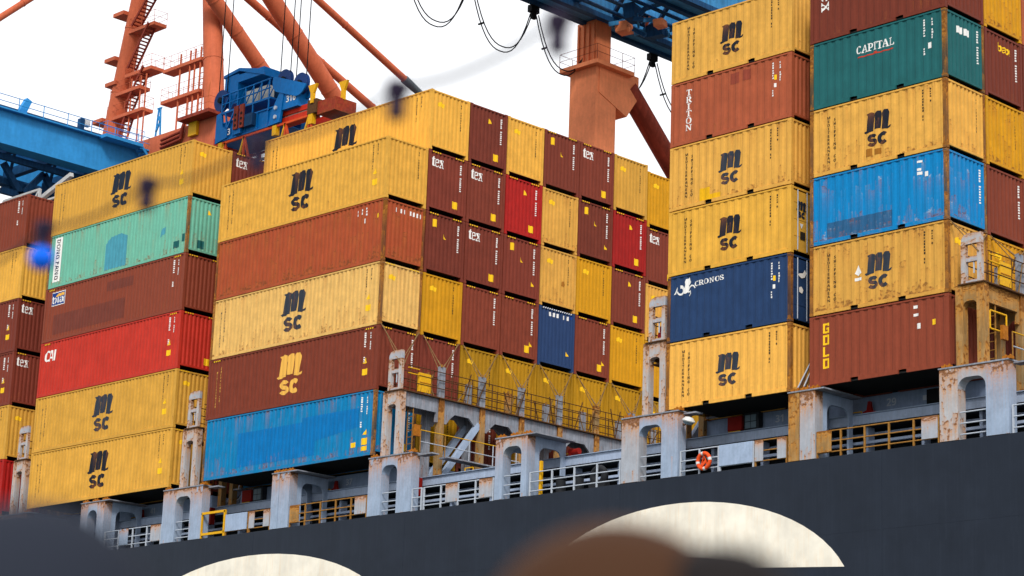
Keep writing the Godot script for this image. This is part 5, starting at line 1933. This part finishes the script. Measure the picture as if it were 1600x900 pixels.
func _ready() -> void:
	rng.seed = 7
	# camera
	var cam := Camera3D.new()
	cam.name = "camera"
	add_child(cam)
	cam.position = Vector3(86.0951, -17.8734, 64.0319)
	cam.rotation = Vector3(0.255477, 0.797672, 0.0362274)
	var fov := 2.0 * atan(450.0 / 3565.36)
	var ca := CameraAttributesPhysical.new()
	ca.frustum_focal_length = 35.0 / (2.0 * tan(fov / 2.0))
	ca.frustum_focus_distance = 108.0
	ca.frustum_near = 0.1
	ca.frustum_far = 6000.0
	ca.exposure_aperture = ca.frustum_focal_length / 25.0
	cam.attributes = ca
	cam.near = 0.1
	cam.far = 6000.0
	cam.fov = rad_to_deg(fov)
	cam.current = true
	# sky and light
	var sky := ProceduralSkyMaterial.new()
	sky.sky_top_color = Color(0.97, 0.98, 1.0)
	sky.sky_horizon_color = Color(1.0, 1.0, 1.0)
	sky.sky_curve = 0.2
	sky.sky_energy_multiplier = 0.88
	sky.ground_bottom_color = Color(0.25, 0.27, 0.28)
	sky.ground_horizon_color = Color(0.8, 0.8, 0.8)
	var env := Environment.new()
	env.background_mode = Environment.BG_SKY
	env.sky = Sky.new()
	env.sky.sky_material = sky
	env.tonemap_mode = Environment.TONE_MAPPER_LINEAR
	env.tonemap_exposure = 1.71
	env.sdfgi_enabled = true
	env.ssao_enabled = true
	env.ssil_enabled = true
	var we := WorldEnvironment.new()
	we.name = "environment"
	we.environment = env
	add_child(we)
	var sun := DirectionalLight3D.new()
	sun.name = "sun"
	add_child(sun)
	sun.look_at_from_position(Vector3.ZERO, Vector3(-0.58, -0.78, -0.62))
	sun.light_energy = 0.5
	sun.light_angular_distance = 14.0
	sun.light_color = Color(1.0, 0.98, 0.95)
	sun.shadow_enabled = true
	sun.sky_mode = DirectionalLight3D.SKY_MODE_LIGHT_ONLY

	make_materials()
	T.hullstreak = hull_streaks(Color(0.25, 0.28, 0.33), 0.08, 5)
	T.letterstain = hull_streaks(Color(0.90, 0.72, 0.46), 0.16, 15)
	M.water = flat(rgb(70, 84, 82), 0.12)
	M.quay = mat(rgb(120, 118, 112), 0.8, "", "grime", 0.05)
	M.orange_paint = mat(rgb(206, 106, 72), 0.6, "light", "dirt", 0.1)
	M.near_orange_lightened = mat(rgb(246, 144, 96), 0.6, "light", "dirt", 0.1)  # crane orange painted lighter to make up for the shade under the boom
	M.dark_orange = mat(rgb(160, 66, 48), 0.65, "light", "grime", 0.1)
	M.steel_grey = mat(rgb(110, 118, 124), 0.6, "", "grime", 0.2)
	M.crane_blue = mat(rgb(56, 152, 220), 0.55, "", "dirt", 0.08)
	M.boom_blue = mat(rgb(70, 150, 206), 0.6, "light", "grime", 0.08)
	M.dark_blue = mat(rgb(34, 80, 124), 0.7, "", "grime", 0.1)
	M.cab_glass = flat(rgb(150, 190, 192), 0.1)
	M.spreader_blue = mat(rgb(0, 112, 188), 0.5, "light", "dirt", 0.3)
	M.sheave_dark = flat(rgb(24, 56, 112), 0.5)
	M.spreader_red = mat(rgb(206, 48, 26), 0.55, "medium", "dirt", 0.3)
	M.red_rusty = mat(rgb(164, 60, 40), 0.6, "heavy", "grime", 0.6)
	M.frame_orange = mat(rgb(222, 84, 34), 0.55, "light", "dirt", 0.3)
	M.cabinet = mat(rgb(198, 196, 186), 0.6)
	M.buoy = flat(rgb(222, 82, 36), 0.5)
	M.cable_black = flat(rgb(34, 38, 44), 0.6)
	M.socket = flat(rgb(40, 30, 52), 0.5)
	M.bulb_blue = flat(rgb(20, 104, 236), 0.25)
	M.skin = flat(rgb(206, 156, 128), 0.6)
	M.lip = flat(rgb(160, 90, 84), 0.6)
	M.coat_grey = flat(rgb(52, 56, 66), 0.9)
	M.coat_dark = flat(rgb(30, 30, 34), 0.9)
	M.cloth_dark = flat(rgb(36, 40, 54), 0.9)
	M.wool_grey = flat(rgb(38, 42, 52), 0.95)
	M.hair_brown = flat(rgb(64, 40, 24), 0.7)
	M.hair_dark = flat(rgb(28, 24, 24), 0.7)
	M.vest = flat(rgb(150, 40, 44), 0.8)
	M.helmet = flat(rgb(222, 214, 40), 0.4)
	setting()
	ship_build()
	containers()
	near_crane()
	far_crane()
	spreader()
	white_frame()
	string_light()
	people()

func hull_streaks(c: Color, amount: float, sd: int) -> ImageTexture:
	var w := 512
	var h := 256
	var a := seam(w, h, 0.03, sd)
	var b := seam(w, h, 0.12, sd + 4, 2)
	var out := PackedByteArray()
	out.resize(w * h * 4)
	for y in h:
		for x in w:
			var i := y * w + x
			var st := b[x + (y / 40) * w * 7 % (w * h - w)] / 255.0
			var o := i * 4
			out[o] = int(c.r * 255); out[o + 1] = int(c.g * 255); out[o + 2] = int(c.b * 255)
			out[o + 3] = int(clampf((st * 0.7 + a[i] / 255.0 * 0.6 - 0.62) * 2.4, 0.0, 1.0) * amount * 255.0)
	return tex(out, w, h, true)
